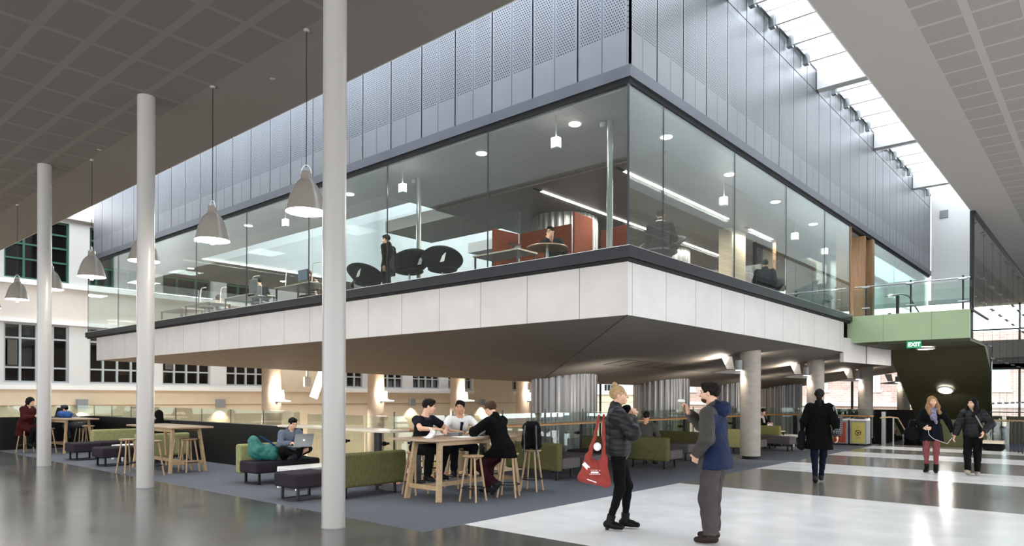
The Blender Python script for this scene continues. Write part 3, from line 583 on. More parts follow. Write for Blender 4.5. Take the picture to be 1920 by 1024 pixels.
# --- sofas, ottomans, coffee tables
def sofa(w,mb_,ms,nm='sofa'):
    """faces local +y, back plane outer face at y=0"""
    t=thing(nm,'x','sofa'); 
    MB().box(-w/2,w/2,0,.15,.17,.69).build('backrest',mb_,t,bevel=.045,seg=4)
    MB().box(-w/2,w/2,.15,.72,.2,.41).build('seat',ms,t,bevel=.04,seg=4)
    for s in (-1,1):
        MB().box(s*(w/2-.14)-.02,s*(w/2-.14)+.02,.12,.15,0,.2).build('leg',MT['blackm'],t); MB().box(s*(w/2-.14)-.02,s*(w/2-.14)+.02,.58,.61,0,.2).build('leg',MT['blackm'],t)
        MB().box(s*(w/2-.14)-.02,s*(w/2-.14)+.02,.12,.61,0,.015).build('sled_runner',MT['blackm'],t)
    return t
def ottoman(lx,ly,m=None):
    t=thing('ottoman','x','ottoman'); MB().box(-lx/2,lx/2,-ly/2,ly/2,.19,.41).build('cushion',m or MT['seat'],t,bevel=.04,seg=4)
    for s in (-1,1):
        for q in (-1,1): MB().box(s*(lx/2-.1)-.018,s*(lx/2-.1)+.018,q*(ly/2-.1)-.018,q*(ly/2-.1)+.018,0,.2).build('leg',MT['blackm'],t)
        MB().box(s*(lx/2-.1)-.018,s*(lx/2-.1)+.018,-ly/2+.1,ly/2-.1,0,.015).build('sled_runner',MT['blackm'],t)
    return t
def S(x,y,rz,w,mb_,ms,l):
    t=sofa(w,mb_,ms); t.location=(x,y,0); t.rotation_euler[2]=R(rz); t['label']=l; return t
def O(x,y,lx,ly,m,l):
    t=ottoman(lx,ly,m); t.location=(x,y,0); t['label']=l; return t
S(-11.95,6.88,-90,1.3,MT['greenl'],MT['seat'],'pale green backed sofa where the boy with the laptop sits')
S(-8.72,6.86,90,1.24,MT['green'],MT['seat'],'moss green sofa seen from behind, right of the nearest white column')
O(-9.36,5.98,.62,.66,MT['seat'],'aubergine ottoman just left of the nearest white column')
S(-19.65,7.05,-90,1.3,MT['greenl'],MT['seat'],'pale green sofa behind the two ottomans on the left')
S(-16.55,6.92,90,1.2,MT['greenl'],MT['seat'],'green sofa seen from behind under the table by the middle column')
O(-19.03,6.05,.66,.62,MT['seat'],'dark ottoman farther left, in front of the pale green sofa')
O(-16.95,5.98,.66,.66,MT['seat'],'dark ottoman beside the middle white column')
S(-8.43,10.3,0,1.3,MT['green'],MT['seatg'],'green sofa seen from behind, right of the black backpack')
O(-8.3,11.6,1.1,.6,MT['seatg'],'taupe ottoman bench between the green sofa and the red bag')
S(-8.6,13.05,180,1.0,MT['greend'],MT['seat'],'dark green sofa behind the woman with the red bag')
S(-7.8,13.5,0,1.05,MT['green'],MT['seatg'],'moss green armchair seen from behind, right of the woman in the puffer jacket')
S(-8.45,16.4,180,1.15,MT['greend'],MT['seatg'],'dark green sofa facing the camera, left of the man in the blue jacket')
S(-7.82,18.5,0,1.05,MT['greenl'],MT['seatg'],'pale green sofa just right of the near concrete column')
S(-8.45,21.9,180,1.15,MT['yellowg'],MT['seatg'],'lime yellow sofa in front of the seated woman with laptop')
O(-7.65,20.85,1.0,.55,MT['seatg'],'long taupe ottoman in front of the white coffee table on the right')
S(-7.2,23.7,180,.7,MT['green'],MT['seatg'],'small green armchair right behind the woman in the long black coat')
def coffee(lx,ly,x,y,l):
    t=thing('coffee_table',l,'coffee table',(x,y,0)); H=.36
    MB().box(-lx/2,lx/2,-ly/2,ly/2,H-.03,H).build('table_top',MT['white'],t,bevel=.003); MB().box(-lx/2+.01,lx/2-.01,-ly/2+.01,ly/2-.01,H-.07,H-.035).build('apron',MT['whitem'],t)
    for s in (-1,1):
        for q in (-1,1): MB().box(s*(lx/2-.025)-.025,s*(lx/2-.025)+.025,q*(ly/2-.025)-.025,q*(ly/2-.025)+.025,0,H-.03).build('leg',MT['white'],t)
coffee(.6,.95,-10.45,6.83,'white coffee table in front of the boy with the laptop')
coffee(.6,.95,-18.15,6.95,'white coffee table with papers between the sofas on the left')
coffee(.65,.75,-8.05,22.95,'white coffee table on the right behind the long ottoman')
# --- papers, books on tables
def sheets(name,l,cat,x,y,z,rz,w,h,n=1,m=None,curl=0,grp=None):
    mb=MB(); random.seed(int(x*100)%97)
    for k in range(n):
        ox,oy,a=random.uniform(-.03,.03)*(k>0),random.uniform(-.03,.03)*(k>0),random.uniform(-.2,.2)*(k>0); c,s=math.cos(a),math.sin(a); v=[]; N=8
        for i in range(N+1):
            u=i/N; 
            if curl: xx=-w/2+w*u*.55 if u<.4 else -w/2+w*.22+ .06*math.sin((u-.4)/.6*PI)*1.3; zz=.0 if u<.4 else curl*math.sin((u-.4)/.6*PI/2)
            else: xx=-w/2+w*u; zz=0
            for j in (-1,1):
                yy=j*h/2; v.append((ox+xx*c-yy*s,oy+xx*s+yy*c,.002*k+.0015+zz))
        mb.add(v,[(2*i,2*i+2,2*i+3,2*i+1) for i in range(N)])
    o=mb.build(name,m or MT['paper'],None,(x,y,z),rot=rz); md=o.modifiers.new('s','SOLIDIFY'); md.thickness=.0015
    return tag(o,l,cat,grp)
sheets('open_pad','white open pad with a page being turned, by the man in the polo shirt','notepad',-7.85,7.25,.93,R(60),.28,.36,3,curl=.13)
sheets('loose_sheets','loose white sheets lying flat at the middle of the men\'s table','paper',-7.6,7.75,.93,R(75),.42,.3,3)
sheets('newspaper','large crumpled white sheets in front of the man in the black coat','paper',-7.65,8.25,.93,R(30),.4,.44,4,curl=.1)
sheets('held_sheet','white sheet held up at far side of the men\'s table','paper',-8.05,8.75,.96,R(120),.3,.3,1,curl=.14)
o=MB().box(-.12,.12,-.09,.09,0,.02).box(-.11,.12,-.085,.09,.021,.04).box(-.12,.11,-.09,.08,.041,.055).build('book_stack',MT['grey'],None,(-7.98,7.8,.931),bevel=.003,rot=.4); tag(o,'small grey stack of books in front of the man in the white shirt','books')
sheets('loose_sheets','white papers lying on the coffee table between the left sofas','paper',-18.15,6.8,.36,R(10),.5,.35,3)
# --- recycling bins
def bin_(x,l,m,sym):
    t=thing('recycling_bin',l,'bin',(x,24.72,0))
    MB().box(-.26,.26,0,.45,.05,.82).build('bin_body',MT['grey'],t,bevel=.01); MB().box(-.2,.2,-.012,0,.08,.76).build('front_panel',m,t)
    MB().hexa([(-.26,-.02,.82),(.26,-.02,.82),(-.26,.45,.82),(.26,.45,.82),(-.25,-.01,.85),(.25,-.01,.85),(-.24,.43,.92),(.24,.43,.92)]).build('lid',MT['white'],t); MB().box(-.15,.15,.1,.3,.885,.9).build('slot',MT['black'],t)
    for s in (-1,1):
        for y in (.05,.4): MB().cyl((s*.2-.015,y,.03),(s*.2+.015,y,.03),.03,n=12).build('wheel',MT['blackm'],t)
    k=MB()
    if sym:
        for a in (90,210,330):
            p=[(.085*math.cos(R(a+d)),-.014,.42+.085*math.sin(R(a+d))) for d in (-38,0,38)]; k.tube(p,.011,6); q=R(a+50); k.sph((.08*math.cos(q),-.014,.42+.08*math.sin(q)),(.022,.004,.022),8,6)
        k.box(-.03,.03,-.018,-.012,.4,.44)
    else:
        k.tube([(.075*math.cos(a),-.014,.45+.075*math.sin(a)) for a in [2*PI*j/20 for j in range(20)]],.009,6,closed=True); k.box(-.04,.04,-.018,-.013,.42,.48)
    k.build('symbol',MT['blackm'] if sym else mat('dark_red_mark','#6d1c10',.6),t)
    ink=mat('print_ink','#8a7c2c' if sym else '#7a2a18',.7)
    for w_,z_ in ((.07,.62),(.05,.6),(.08,.27),(.06,.25),(.07,.23)): bx(-w_,w_,-.0165,-.0125,z_,z_+.007).build('small_print',ink,t)
bin_(-6.98,'red fronted recycling bin with round mark beside the yellow bin',MT['red'],False)
bin_(-6.4,'yellow fronted recycling bin with three looping arrows',MT['yel'],True)
# --- hanging light strips and panel near the left pier
for i,(y,l) in enumerate([(16.6,'long tilted white light fitting hanging beyond the tall concrete column on the left'),(31.0,'long tilted white light fitting hanging left of the corrugated drum')]):
    t=thing('hanging_light_fitting',l,'light fitting',(-25.2,y,1.2),0,'tilted white light fittings in the void')
    MB().beam((0,-.05,.3),(.1,.55,2.0),.12,.3).build('reflector_blade',MT['glowlow'],t); MB().beam((0,-.35,.9),(0,-.35,2.2),.07,.08).build('support_tube',MT['white'],t); MB().box(-.05,.05,-.5,-.2,.75,1.15).build('junction_box',MT['white'],t)
# --- shelves, tables and chairs of the lower library
LIB=['#8a3b2c','#2f4d6b','#c9b17c','#5c5a55','#d6d1c4','#3c5b3f','#7d6a8a','#b8743c']
bkm=[mat('book_cloth_%d'%i,c,.8) for i,c in enumerate(LIB)]
def bookcase(x,y,rz,l):
    t=thing('bookcase',l,'bookcase',(x,y,-4),rz,'bookcases of the lower library')
    MB().box(-.9,-.87,-.2,.2,0,2.2).box(.87,.9,-.2,.2,0,2.2).box(-.9,.9,.17,.2,0,2.2).build('case',MT['oak'],t)
    for k in range(6):
        z=.08+k*.36; MB().box(-.87,.87,-.2,.17,z-.025,z).build('shelf',MT['oak'],t)
        mbs=[MB() for _ in bkm]; u=-.85
        while u<.82:
            w=random.uniform(.03,.06); h=random.uniform(.22,.3); mbs[random.randrange(len(bkm))].box(u,u+w*.93,-.17,.05,z+.001,z+h); u+=w
            if random.random()<.04: u+=.12
        for q,mm in enumerate(mbs):
            if mm.v: b_=mm.build('books',bkm[q],t); b_['kind']='stuff'
sl=[(-19.5,20,'lower library bookcase seen under the bar between the two tall columns'),(-22.5,22,'lower library bookcase left of the tall column behind the bar'),(-16.8,18.4,'lower library bookcase behind the man in the polo shirt'),(-29,24,'lower library bookcase near the far cream wall'),(-30.2,27.5,'lower library bookcase farthest along the cream wall')]
for x,y,l in sl: bookcase(x,y,R(40),l)
def plain_table(x,y,z,lx,ly,h,m,l,rz=0,grp=None):
    t=thing('desk',l,'table',(x,y,z),rz,grp); MB().box(-lx/2,lx/2,-ly/2,ly/2,h-.03,h).build('table_top',m,t)
    for s in (-1,1):
        for q in (-1,1): MB().box(s*(lx/2-.05)-.02,s*(lx/2-.05)+.02,q*(ly/2-.05)-.02,q*(ly/2-.05)+.02,0,h-.03).build('leg',MT['dgrey'],t)
    return t
plain_table(-15.5,13.5,-4,1.6,.8,.73,MT['oakt'],'oak library table on the lower floor under the bar',R(30)); plain_table(-14.0,12.0,-4,1.6,.8,.73,MT['oakt'],'oak library table on the lower floor beyond the stools',R(30))
struct('wall_lower_steps',MB().box(-16,-11,9.6,9.9,-4,-.9).box(-16,-11,9.9,10.2,-4,-1.2),MT['flow'])
# lamps of the lower library and under the soffit
for x,y in [(-28,9),(-28,14),(-28,19.5),(-28,25),(-20,12),(-20,18),(-15,22)]: area('library_lamp',(x,y,1.0 if x<-25 else .9),1.2,.3,175,(1,.91,.8),(0,0,0))
for y in (14.6,19.9,25.4): spot('soffit_uplight',(-9.4,y,1.3),40,(1,.93,.78),150,(-.6,.3,1),.9,.3)
# --- upstairs room fittings
for i,(x,y,l) in enumerate([(-6.95,10.72,'tall brushed steel pole just inside the glass corner upstairs'),(-12.12,10.72,'tall brushed steel pole upstairs beside the walking man')]):
    o=MB().cyl((0,0,0),(0,0,2.62),.055,n=24).build('steel_pole',MT['steel'],None,(x,y,3.935),smooth=True); tag(o,l,'pole','steel poles upstairs')
    MB().lathe([(0,-.1),(.05,-.08),(.055,-.03),(.055,0)],(-.12,-.05,2.6),16).build('dome_camera',MT['grey'],o,smooth=True)
dl=[(-7.53,10.44),(-9.9,10.46),(-14.38,10.45),(-19.3,10.45),(-22.5,10.45),(-12.27,13.56),(-6.56,12.1),(-6.58,15.04),(-6.62,20.89),(-6.6,17.9),(-27.5,12.5),(-27.5,16.5)]
dn=['above the steel pole at the glass corner','in front of the brown ceiling','left of the nearest white column','by the third white column','farthest along the left glass','beside the round drum','nearest in the side window','second in the side window','nearest the doorway','third in the side window','on the low far left ceiling','deepest on the far left ceiling']
for (x,y),q in zip(dl,dn):
    zc=6.56 
    o=MB().lathe([(0,-.004),(.085,-.004),(.1,-.012),(.11,0)],n=24).build('downlight',MT['glowc'],None,(x,y,zc)); tag(o,'glowing round downlight upstairs '+q,'downlight','round downlights upstairs')
    spot('downlight_beam',(x,y,6.5),90,NEUT,130,(0,0,-1),.6,.08)
for (x,y,q) in [(-7.55,9.9,'left of the corner downlight'),(-11.72,9.9,'above the second steel pole'),(-16.39,9.9,'behind the second pendant'),(-6.84,15.33,'in the side window, nearest'),(-6.81,19.95,'in the side window, second'),(-6.81,22.6,'beyond the doorway')]:
    o=MB().box(-.07,.07,-.05,.05,-.17,0).build('square_light',MT['glowc'],None,(x,y,6.16)); tag(o,'small square glowing fitting upstairs '+q,'light fitting','square fittings upstairs'); MB().box(-.075,.075,-.055,.055,-.2,-.172).box(-.01,.01,-.01,.01,0,.4).build('bracket',MT['grey'],o)
for x,y0,y1,q in [(-10.5,13.2,24,'crossing behind the orange screens'),(-8.18,13.2,18.6,'nearest to the side glass'),(-8.18,20.1,21.9,'short, second along the side glass'),(-8.18,23.3,25.4,'short, beyond the doorway'),(-25.4,11.2,17.0,'long, at the foot of the white light well')]:
    o=MB().box(-.035,.035,0,y1-y0,-.012,0).build('strip_light',MT['glowl'],None,(x,y0,6.518 if x>-20 else 6.6)); tag(o,'thin glowing strip light upstairs '+q,'strip light','strip lights upstairs')
    if x>-20: MB().box(-.035,.035,-.3,-.02,-.012,0).build('black_end',MT['black'],o)
    area('strip_beam',(x,(y0+y1)/2,6.45),.1,y1-y0,26*(y1-y0),NEUT)
area('light_well_fill',(-19.7,16.2,9.2),10,6.5,210,(.93,.98,1)); area('upper_room_fill',(-12,28,6.4),8,6,420,NEUT); area('teal_room_fill',(-6.7,29,6.4),1,7,130,(.9,1,1))  # fill lamps without fittings, added to brighten the light well and upper rooms
for x in (-28,-22,-17): area('upper_room_fill',(x,12.5,6.45),1,1,150,(.95,1,1))  # more added fill along the long glass, no fittings behind it
# orange screens
for i,(pts,z,l) in enumerate([([(-10.9,11.9),(-10.8,12.68)],1.35,'orange screen panel on left of the man with glasses upstairs'),([(-10.75,12.7),(-9.25,12.7)],1.35,'long orange screen behind the man with glasses upstairs'),([(-9.2,12.72),(-9.24,13.5)],1.62,'taller orange screen right of the man with glasses'),([(-9.1,13.7),(-8.3,13.55)],1.35,'rear orange screen behind the glass corner')]):
    (xa,ya),(xb,yb)=pts; mb=MB().beam((xa,ya,.75-.6+z/2),(xb,yb,.15+z/2),.05,z); o=mb.build('screen_panel',MT['orange'],None,(0,0,3.935),bevel=.01); tag(o,l,'screen','orange screens upstairs')
    MB().box(xa-.02,xa+.02,ya-.02,ya+.02,0,.2).box(xb-.02,xb+.02,yb-.02,yb+.02,0,.2).build('foot',MT['steel'],o)
# lounge swivel chairs (petal shells)
def loungechair():
    t=thing('lounge_chair','x','chair'); v=[]; N,K=24,10
    for j in range(K+1):
        s=j/K
        for i in range(N+1):
            a=PI*(-.72)+2*PI*.72*i/N; h=.38+.44*s*(.55+.45*math.cos(a)); r=.16+.3*s**.6; v.append((r*math.sin(a),-r*math.cos(a)*1.0-.06*s,h))
    mb=MB().add(v,[(j*(N+1)+i,j*(N+1)+i+1,(j+1)*(N+1)+i+1,(j+1)*(N+1)+i) for j in range(K) for i in range(N)])
    mb.sph((0,.03,.42),(.33,.33,.08),24,10); o=mb.build('shell',MT['lounge'],t,smooth=True); md=o.modifiers.new('s','SOLIDIFY'); md.thickness=.03
    MB().add([(.05,-.475,.62),(.0,-.478,.48),(.09,-.475,.5),(.13,-.47,.7)],[(0,1,2,3)]).build('slit',MT['paper'],t)
    MB().cyl((0,0,.04),(0,0,.38),.025).build('stem',MT['steel'],t); MB().lathe([(0,.05),(.24,.03),(.25,.0),(0,.0)],n=28).build('base_disc',MT['steel'],t,smooth=True)
    return t
lc=loungechair()
for x,y,rz,l in [(-11.2,10.6,40,'black lounge chair upstairs, raised right of the pair by the steel pole'),(-11.95,10.3,70,'black lounge chair upstairs, lower left of the pair by the steel pole'),(-14.0,10.7,20,'black lounge chair upstairs left of the walking man, next to the white column'),(-6.68,12.12,185,'black lounge chair upstairs holding the man seen from behind'),(-6.6,19.7,120,'black lounge chair upstairs near the doorway, left of two'),(-6.6,21.2,230,'black lounge chair upstairs near the doorway, right of two'),(-7.0,18.4,180,'black lounge chair upstairs under the person between timber blades')]:
    place(lc,USED,(x,y,3.935),R(rz),l,'black petal lounge chairs upstairs')
# desks, task chairs, desk lamps, monitors
def taskchair(x,y,rz,l):
    t=thing('task_chair',l,'chair',(x,y,3.935),R(rz),'grey task chairs upstairs'); MB().box(-.22,.22,-.22,.22,.43,.48).build('seat',MT['grey'],t,bevel=.02); MB().box(-.21,.21,-.25,-.21,.55,.95).build('backrest',MT['grey'],t,bevel=.02)
    MB().cyl((0,0,.06),(0,0,.43),.025).build('stem',MT['steel'],t); MB().box(-.28,.28,-.02,.02,.03,.07).box(-.02,.02,-.28,.28,.03,.07).build('foot_cross',MT['steel'],t)
def desklamp(x,y,rz,l):
    t=thing('desk_lamp',l,'lamp',(x,y,3.935+.73),R(rz),'white bent desk lamps upstairs'); MB().tube([(0,0,0),(.02,0,.3),(.06,0,.5),(.14,0,.53),(.42,0,.52)],.013,8).build('arm',MT['white'],t,smooth=True); MB().cyl((0,0,0),(0,0,.015),.07).build('base',MT['white'],t)
DK=[(-23.4,11.2,'desk upstairs with the curled desk lamps, farthest left'),(-20.6,11.2,'desk upstairs in front of the man in the dark jumper'),(-17.4,11.1,'desk upstairs under the person in the striped jumper'),(-25.8,11.4,'desk upstairs near the left end of the glass')]
for i,(x,y,l) in enumerate(DK): plain_table(x,y,3.935,1.8,.8,.73,MT['barw'],l,0,'desks upstairs')
for x,y,l in [(-24.6,12.0,'grey task chair upstairs holding the seated person farthest left'),(-22.0,10.5,'empty grey task chair upstairs between two desks'),(-19.7,11.15,'grey task chair upstairs behind the man in the dark jumper'),(-18.6,10.45,'empty grey task chair upstairs just left of the nearest white column'),(-15.9,12.1,'grey task chair upstairs right of the nearest white column')]: taskchair(x,y,random.uniform(-40,40),l)
for x,y,rz,l in [(-23.5,11.0,0,'white desk lamp upstairs, first from the left'),(-22.9,11.4,0,'white desk lamp upstairs, second from the left'),(-20.0,10.95,60,'white desk lamp upstairs beside the man in the dark jumper'),(-18.2,11.0,60,'white desk lamp upstairs right of the man in the dark jumper'),(-16.7,10.9,120,'white desk lamp upstairs beside the striped jumper')]: desklamp(x,y,R(rz),l)
t=thing('monitor','black monitor upstairs in front of the striped jumper','monitor',(-17.2,10.95,4.665)); MB().box(-.25,.25,-.015,.015,.1,.42).build('display',MT['dgrey'],t); MB().box(-.22,.22,-.019,-.0155,.13,.4).build('screen_face',MT['screenm'],t); MB().cyl((0,0,0),(0,0,.12),.015).box(-.1,.1,-.07,.07,0,.01).build('stand',MT['dgrey'],t)
# table of the man with glasses
t=thing('cafe_table','round pale table upstairs in front of the man with glasses','table',(-8.95,11.45,3.935)); MB().lathe([(0,.7),(.42,.7),(.43,.715),(.42,.73),(0,.73)],n=32).build('table_top',MT['oakt'],t,smooth=True); MB().cyl((0,0,.03),(0,0,.7),.03).lathe([(0,.03),(.22,.02),(.23,0),(0,0)],n=24).build('pedestal',MT['steel'],t)
t=thing('low_table','low white table with clutter upstairs left of the man with glasses','table',(-9.2,10.4,3.935)); MB().box(-.6,.6,-.3,.3,.42,.45).build('table_top',MT['barw'],t)
for s in (-1,1):
    for q in (-1,1): MB().box(s*.56-.015,s*.56+.015,q*.26-.015,q*.26+.015,0,.42).build('leg',MT['dgrey'],t)
t=thing('telephone','small dark desk device on the low white table upstairs','device',(-8.85,10.3,4.385)); MB().hexa([(-.1,-.08,0),(.1,-.08,0),(-.1,.08,0),(.1,.08,0),(-.09,-.05,.05),(.09,-.05,.05),(-.09,.08,.12),(.09,.08,.12)]).build('device_body',MT['dgrey'],t); MB().box(-.09,-.05,-.07,.07,.12,.15).build('handset',MT['blackm'],t)
def laptop(x,y,z,rz,l,m,s=1.0,tilt=15,logo=False):
    t=thing('laptop',l,'laptop',(x,y,z),rz); t.scale=(s,s,s); MB().box(-.17,.17,-.12,.12,0,.016).build('laptop_base',m,t,bevel=.003)
    a=R(tilt); c,q=math.cos(a),math.sin(a); o=MB().hexa([(-.17,.118,.016),(.17,.118,.016),(-.17,.126,.016),(.17,.126,.016),(-.17,.118+.235*q,.016+.235*c),(.17,.118+.235*q,.016+.235*c),(-.17,.126+.235*q,.016+.235*c),(.17,.126+.235*q,.016+.235*c)]).build('laptop_lid',m,t)
    MB().hexa([(-.155,.114+.015*q,.03),(.155,.114+.015*q,.03),(-.155,.117+.015*q,.03),(.155,.117+.015*q,.03),(-.155,.114+.22*q,.016+.22*c),(.155,.114+.22*q,.016+.22*c),(-.155,.117+.22*q,.016+.22*c),(.155,.117+.22*q,.016+.22*c)]).build('laptop_screen',MT['screenm'],t)
    MB().box(-.14,.14,-.05,.1,.0165,.018).build('keyboard',MT['dgrey'],t)
    if logo:
        k=MB(); y0=.1285+.12*q; z0=.016+.12*c; k.sph((0,y0,z0),(.022,.003,.024),14,10); k.sph((.004,y0+.008,z0+.033),(.004,.002,.009),8,6); k.build('lid_emblem',MT['paper'],t)
    return t
# ================================================================ PEOPLE (smooth-union distance fields meshed with surface nets)
def surface_nets(f,org,vx):
    nx,ny,nz=f.shape; cs=(nx-1,ny-1,nz-1); cnt=np.zeros(cs,np.float32); acc=[np.zeros(cs,np.float32) for _ in range(3)]; s=f<0
    idx=[np.arange(n,dtype=np.float32) for n in f.shape]; cross=[]
    for a in range(3):
        b,c=[(1,2),(0,2),(0,1)][a]
        lo=[slice(None)]*3; hi=[slice(None)]*3; lo[a]=slice(0,-1); hi[a]=slice(1,None)
        f0=f[tuple(lo)]; f1=f[tuple(hi)]; cr=(s[tuple(lo)]!=s[tuple(hi)]); den=np.where(cr,f0-f1,1); t=np.where(cr,f0/den,0); crf=cr.astype(np.float32); cross.append((cr,s[tuple(lo)]))
        sh=[1,1,1]; sh[a]=-1; ia=idx[a][:-1].reshape(sh)
        for ob in (0,1):
            for oc in (0,1):
                sl=[slice(None)]*3; sl[b]=slice(ob,ob+cs[b]); sl[c]=slice(oc,oc+cs[c]); sl=tuple(sl); q=crf[sl]; cnt+=q; acc[a]+=(ia+t[sl])*q
                sb=[1,1,1]; sb[b]=-1; acc[b]+=(idx[b][:cs[b]].reshape(sb)+ob)*q
                sc=[1,1,1]; sc[c]=-1; acc[c]+=(idx[c][:cs[c]].reshape(sc)+oc)*q
    m=cnt>0; vid=-np.ones(cs,np.int64); vid[m]=np.arange(m.sum()); V=np.stack([acc[a][m]/cnt[m] for a in range(3)],1)*vx+np.array(org,np.float32); F=[]
    for a in range(3):
        b,c=[(1,2),(2,0),(0,1)][a]; cr,sl0=cross[a]; I=np.argwhere(cr)
        ok=(I[:,b]>0)&(I[:,c]>0)&(I[:,b]<f.shape[b]-1)&(I[:,c]<f.shape[c]-1); I=I[ok]; sg=sl0[tuple(I.T)]
        def cell(db,dc):
            J=I.copy(); J[:,b]-=db; J[:,c]-=dc; return vid[tuple(J.T)]
        q=np.stack([cell(1,1),cell(0,1),cell(0,0),cell(1,0)],1); q[~sg]=q[~sg][:,::-1]; F.append(q)
    return V,np.concatenate(F)
def A3(p): return np.array(p,np.float32)
def sdf(prims,vx,noise=None):
    lo=np.full(3,9e9); hi=-lo
    for p in prims:
        if p[0]=='c': e=max(p[3],p[4])+.02; pts=[A3(p[1])-e,A3(p[1])+e,A3(p[2])-e,A3(p[2])+e]
        elif p[0]=='e': e=max(p[2])+.02; pts=[A3(p[1])-e,A3(p[1])+e]
        else: continue
        for q in pts: lo=np.minimum(lo,q); hi=np.maximum(hi,q)
    lo=lo-2*vx; n=np.ceil((hi-lo)/vx).astype(int)+3; f=np.full(tuple(n),.2,np.float32); ax=[(lo[i]+vx*np.arange(n[i])).astype(np.float32) for i in range(3)]
    def win(a,b,pad):
        r=[]
        for i in range(3):
            i0=max(0,int((min(a[i],b[i])-pad-lo[i])/vx)); i1=min(n[i],int((max(a[i],b[i])+pad-lo[i])/vx)+2); r.append(slice(i0,max(i0+1,i1)))
        return tuple(r)
    for p in prims:
        neg=p[0][0]=='-'; ty=p[0].lstrip('-')
        if ty=='pl':                                   # cut away the side the normal points to
            P=A3(p[1]); N=A3(p[2]); N=N/np.linalg.norm(N); d=(ax[0][:,None,None]-P[0])*N[0]+(ax[1][None,:,None]-P[1])*N[1]+(ax[2][None,None,:]-P[2])*N[2]
            if len(p)>3:
                w=win(A3(p[3])-p[4],A3(p[3])+p[4],0); f[w]=np.maximum(f[w],d[w])
            else: f=np.maximum(f,d)
            continue
        if ty=='c':
            a,b=A3(p[1]),A3(p[2]); ra,rb=p[3],p[4]; k=p[5] if len(p)>5 else .03; w=win(a,b,max(ra,rb)+k+2*vx)
            X,Y,Z=ax[0][w[0]][:,None,None]-a[0],ax[1][w[1]][None,:,None]-a[1],ax[2][w[2]][None,None,:]-a[2]; ba=b-a; L=float(ba@ba)+1e-9
            h=np.clip((X*ba[0]+Y*ba[1]+Z*ba[2])/L,0,1); d=np.sqrt((X-h*ba[0])**2+(Y-h*ba[1])**2+(Z-h*ba[2])**2)-(ra+(rb-ra)*h)
        else:
            c=A3(p[1]); r=p[2]; k=p[4] if len(p)>4 else .03; Rm=np.array(p[3],np.float32) if len(p)>3 and p[3] is not None else np.eye(3,dtype=np.float32); w=win(c,c,max(r)+k+2*vx)
            X,Y,Z=ax[0][w[0]][:,None,None]-c[0],ax[1][w[1]][None,:,None]-c[1],ax[2][w[2]][None,None,:]-c[2]
            q=[(X*Rm[0,i]+Y*Rm[1,i]+Z*Rm[2,i])/r[i] for i in range(3)]; k0=np.sqrt(q[0]**2+q[1]**2+q[2]**2)+1e-6; k1=np.sqrt((q[0]/r[0])**2+(q[1]/r[1])**2+(q[2]/r[2])**2)+1e-6; d=k0*(k0-1)/k1
        g=f[w]
        if neg:
            h=np.maximum(k-np.abs(g+d),0)/k; f[w]=np.maximum(g,-d)+h*h*k/4
        else:
            h=np.maximum(k-np.abs(g-d),0)/k; f[w]=np.minimum(g,d)-h*h*k/4
    if noise: f=f+noise(ax[0][:,None,None],ax[1][None,:,None],ax[2][None,None,:])
    f[0]=f[-1]=.2; f[:,0]=f[:,-1]=.2; f[:,:,0]=f[:,:,-1]=.2
    return surface_nets(f.astype(np.float32),lo,vx)
def sdf_obj(name,prims,vx,m,parent,noise=None,scale=1,smooth_it=0):
    V,F=sdf(prims,vx,noise); me=bpy.data.meshes.new(name); me.from_pydata((V*scale).tolist(),[],F.tolist()); me.update(); me.materials.append(m)
    me.polygons.foreach_set('use_smooth',[True]*len(me.polygons))
    o=bpy.data.objects.new(name,me); COL.objects.link(o); o.parent=parent
    if smooth_it: md=o.modifiers.new('sm','SMOOTH'); md.iterations=smooth_it; md.factor=.5
    return o
folds=lambda amp,f=1: (lambda x,y,z: amp*np.sin(31*f*z+9*np.sin(11*x*f)+5*y)*np.sin(17*f*x+13*f*y+7*z))
def quilt(amp,per): return lambda x,y,z: -amp*np.abs(np.cos(np.pi*(z+.15*x)/per))**.6+.003*np.sin(60*x+40*y)
def V3(p): return Vector(p)
def ik(a,t,l1,l2,pole):
    a,t=V3(a),V3(t); d=t-a; L=min(d.length,(l1+l2)*.995); d.normalize(); t=a+d*L; x=(l1*l1-l2*l2+L*L)/(2*L); h=math.sqrt(max(0,l1*l1-x*x)); p=V3(pole); p=(p-d*p.dot(d)); p=p.normalized() if p.length>1e-4 else d.orthogonal().normalized(); return a+d*x+p*h,t
SKIN={'fair':mat('skin_fair','#d2a58b',.5,noise=.04,nscale=12),'tan':mat('skin_tan','#b98a6d',.5,noise=.04,nscale=12)}
HAIR={k:mat('hair_'+k,c,.65,spec=.15,noise=.35,nscale=14,stretch=(6,6,1),bump=.6,bscale=40) for k,c in dict(blond='#a98d68',dark='#140f0c',black='#080707',brown='#3f2d20',ginger='#8d6e4c').items()}
EYE=mat('eye_dark','#17110e',.2); LIP=mat('lip_tone','#a4655a',.5)
def cl(n,c,r=.85,**k):
    k.setdefault('bump',.25); k.setdefault('bscale',40); return mat(n,c,r,spec=.12,**k)
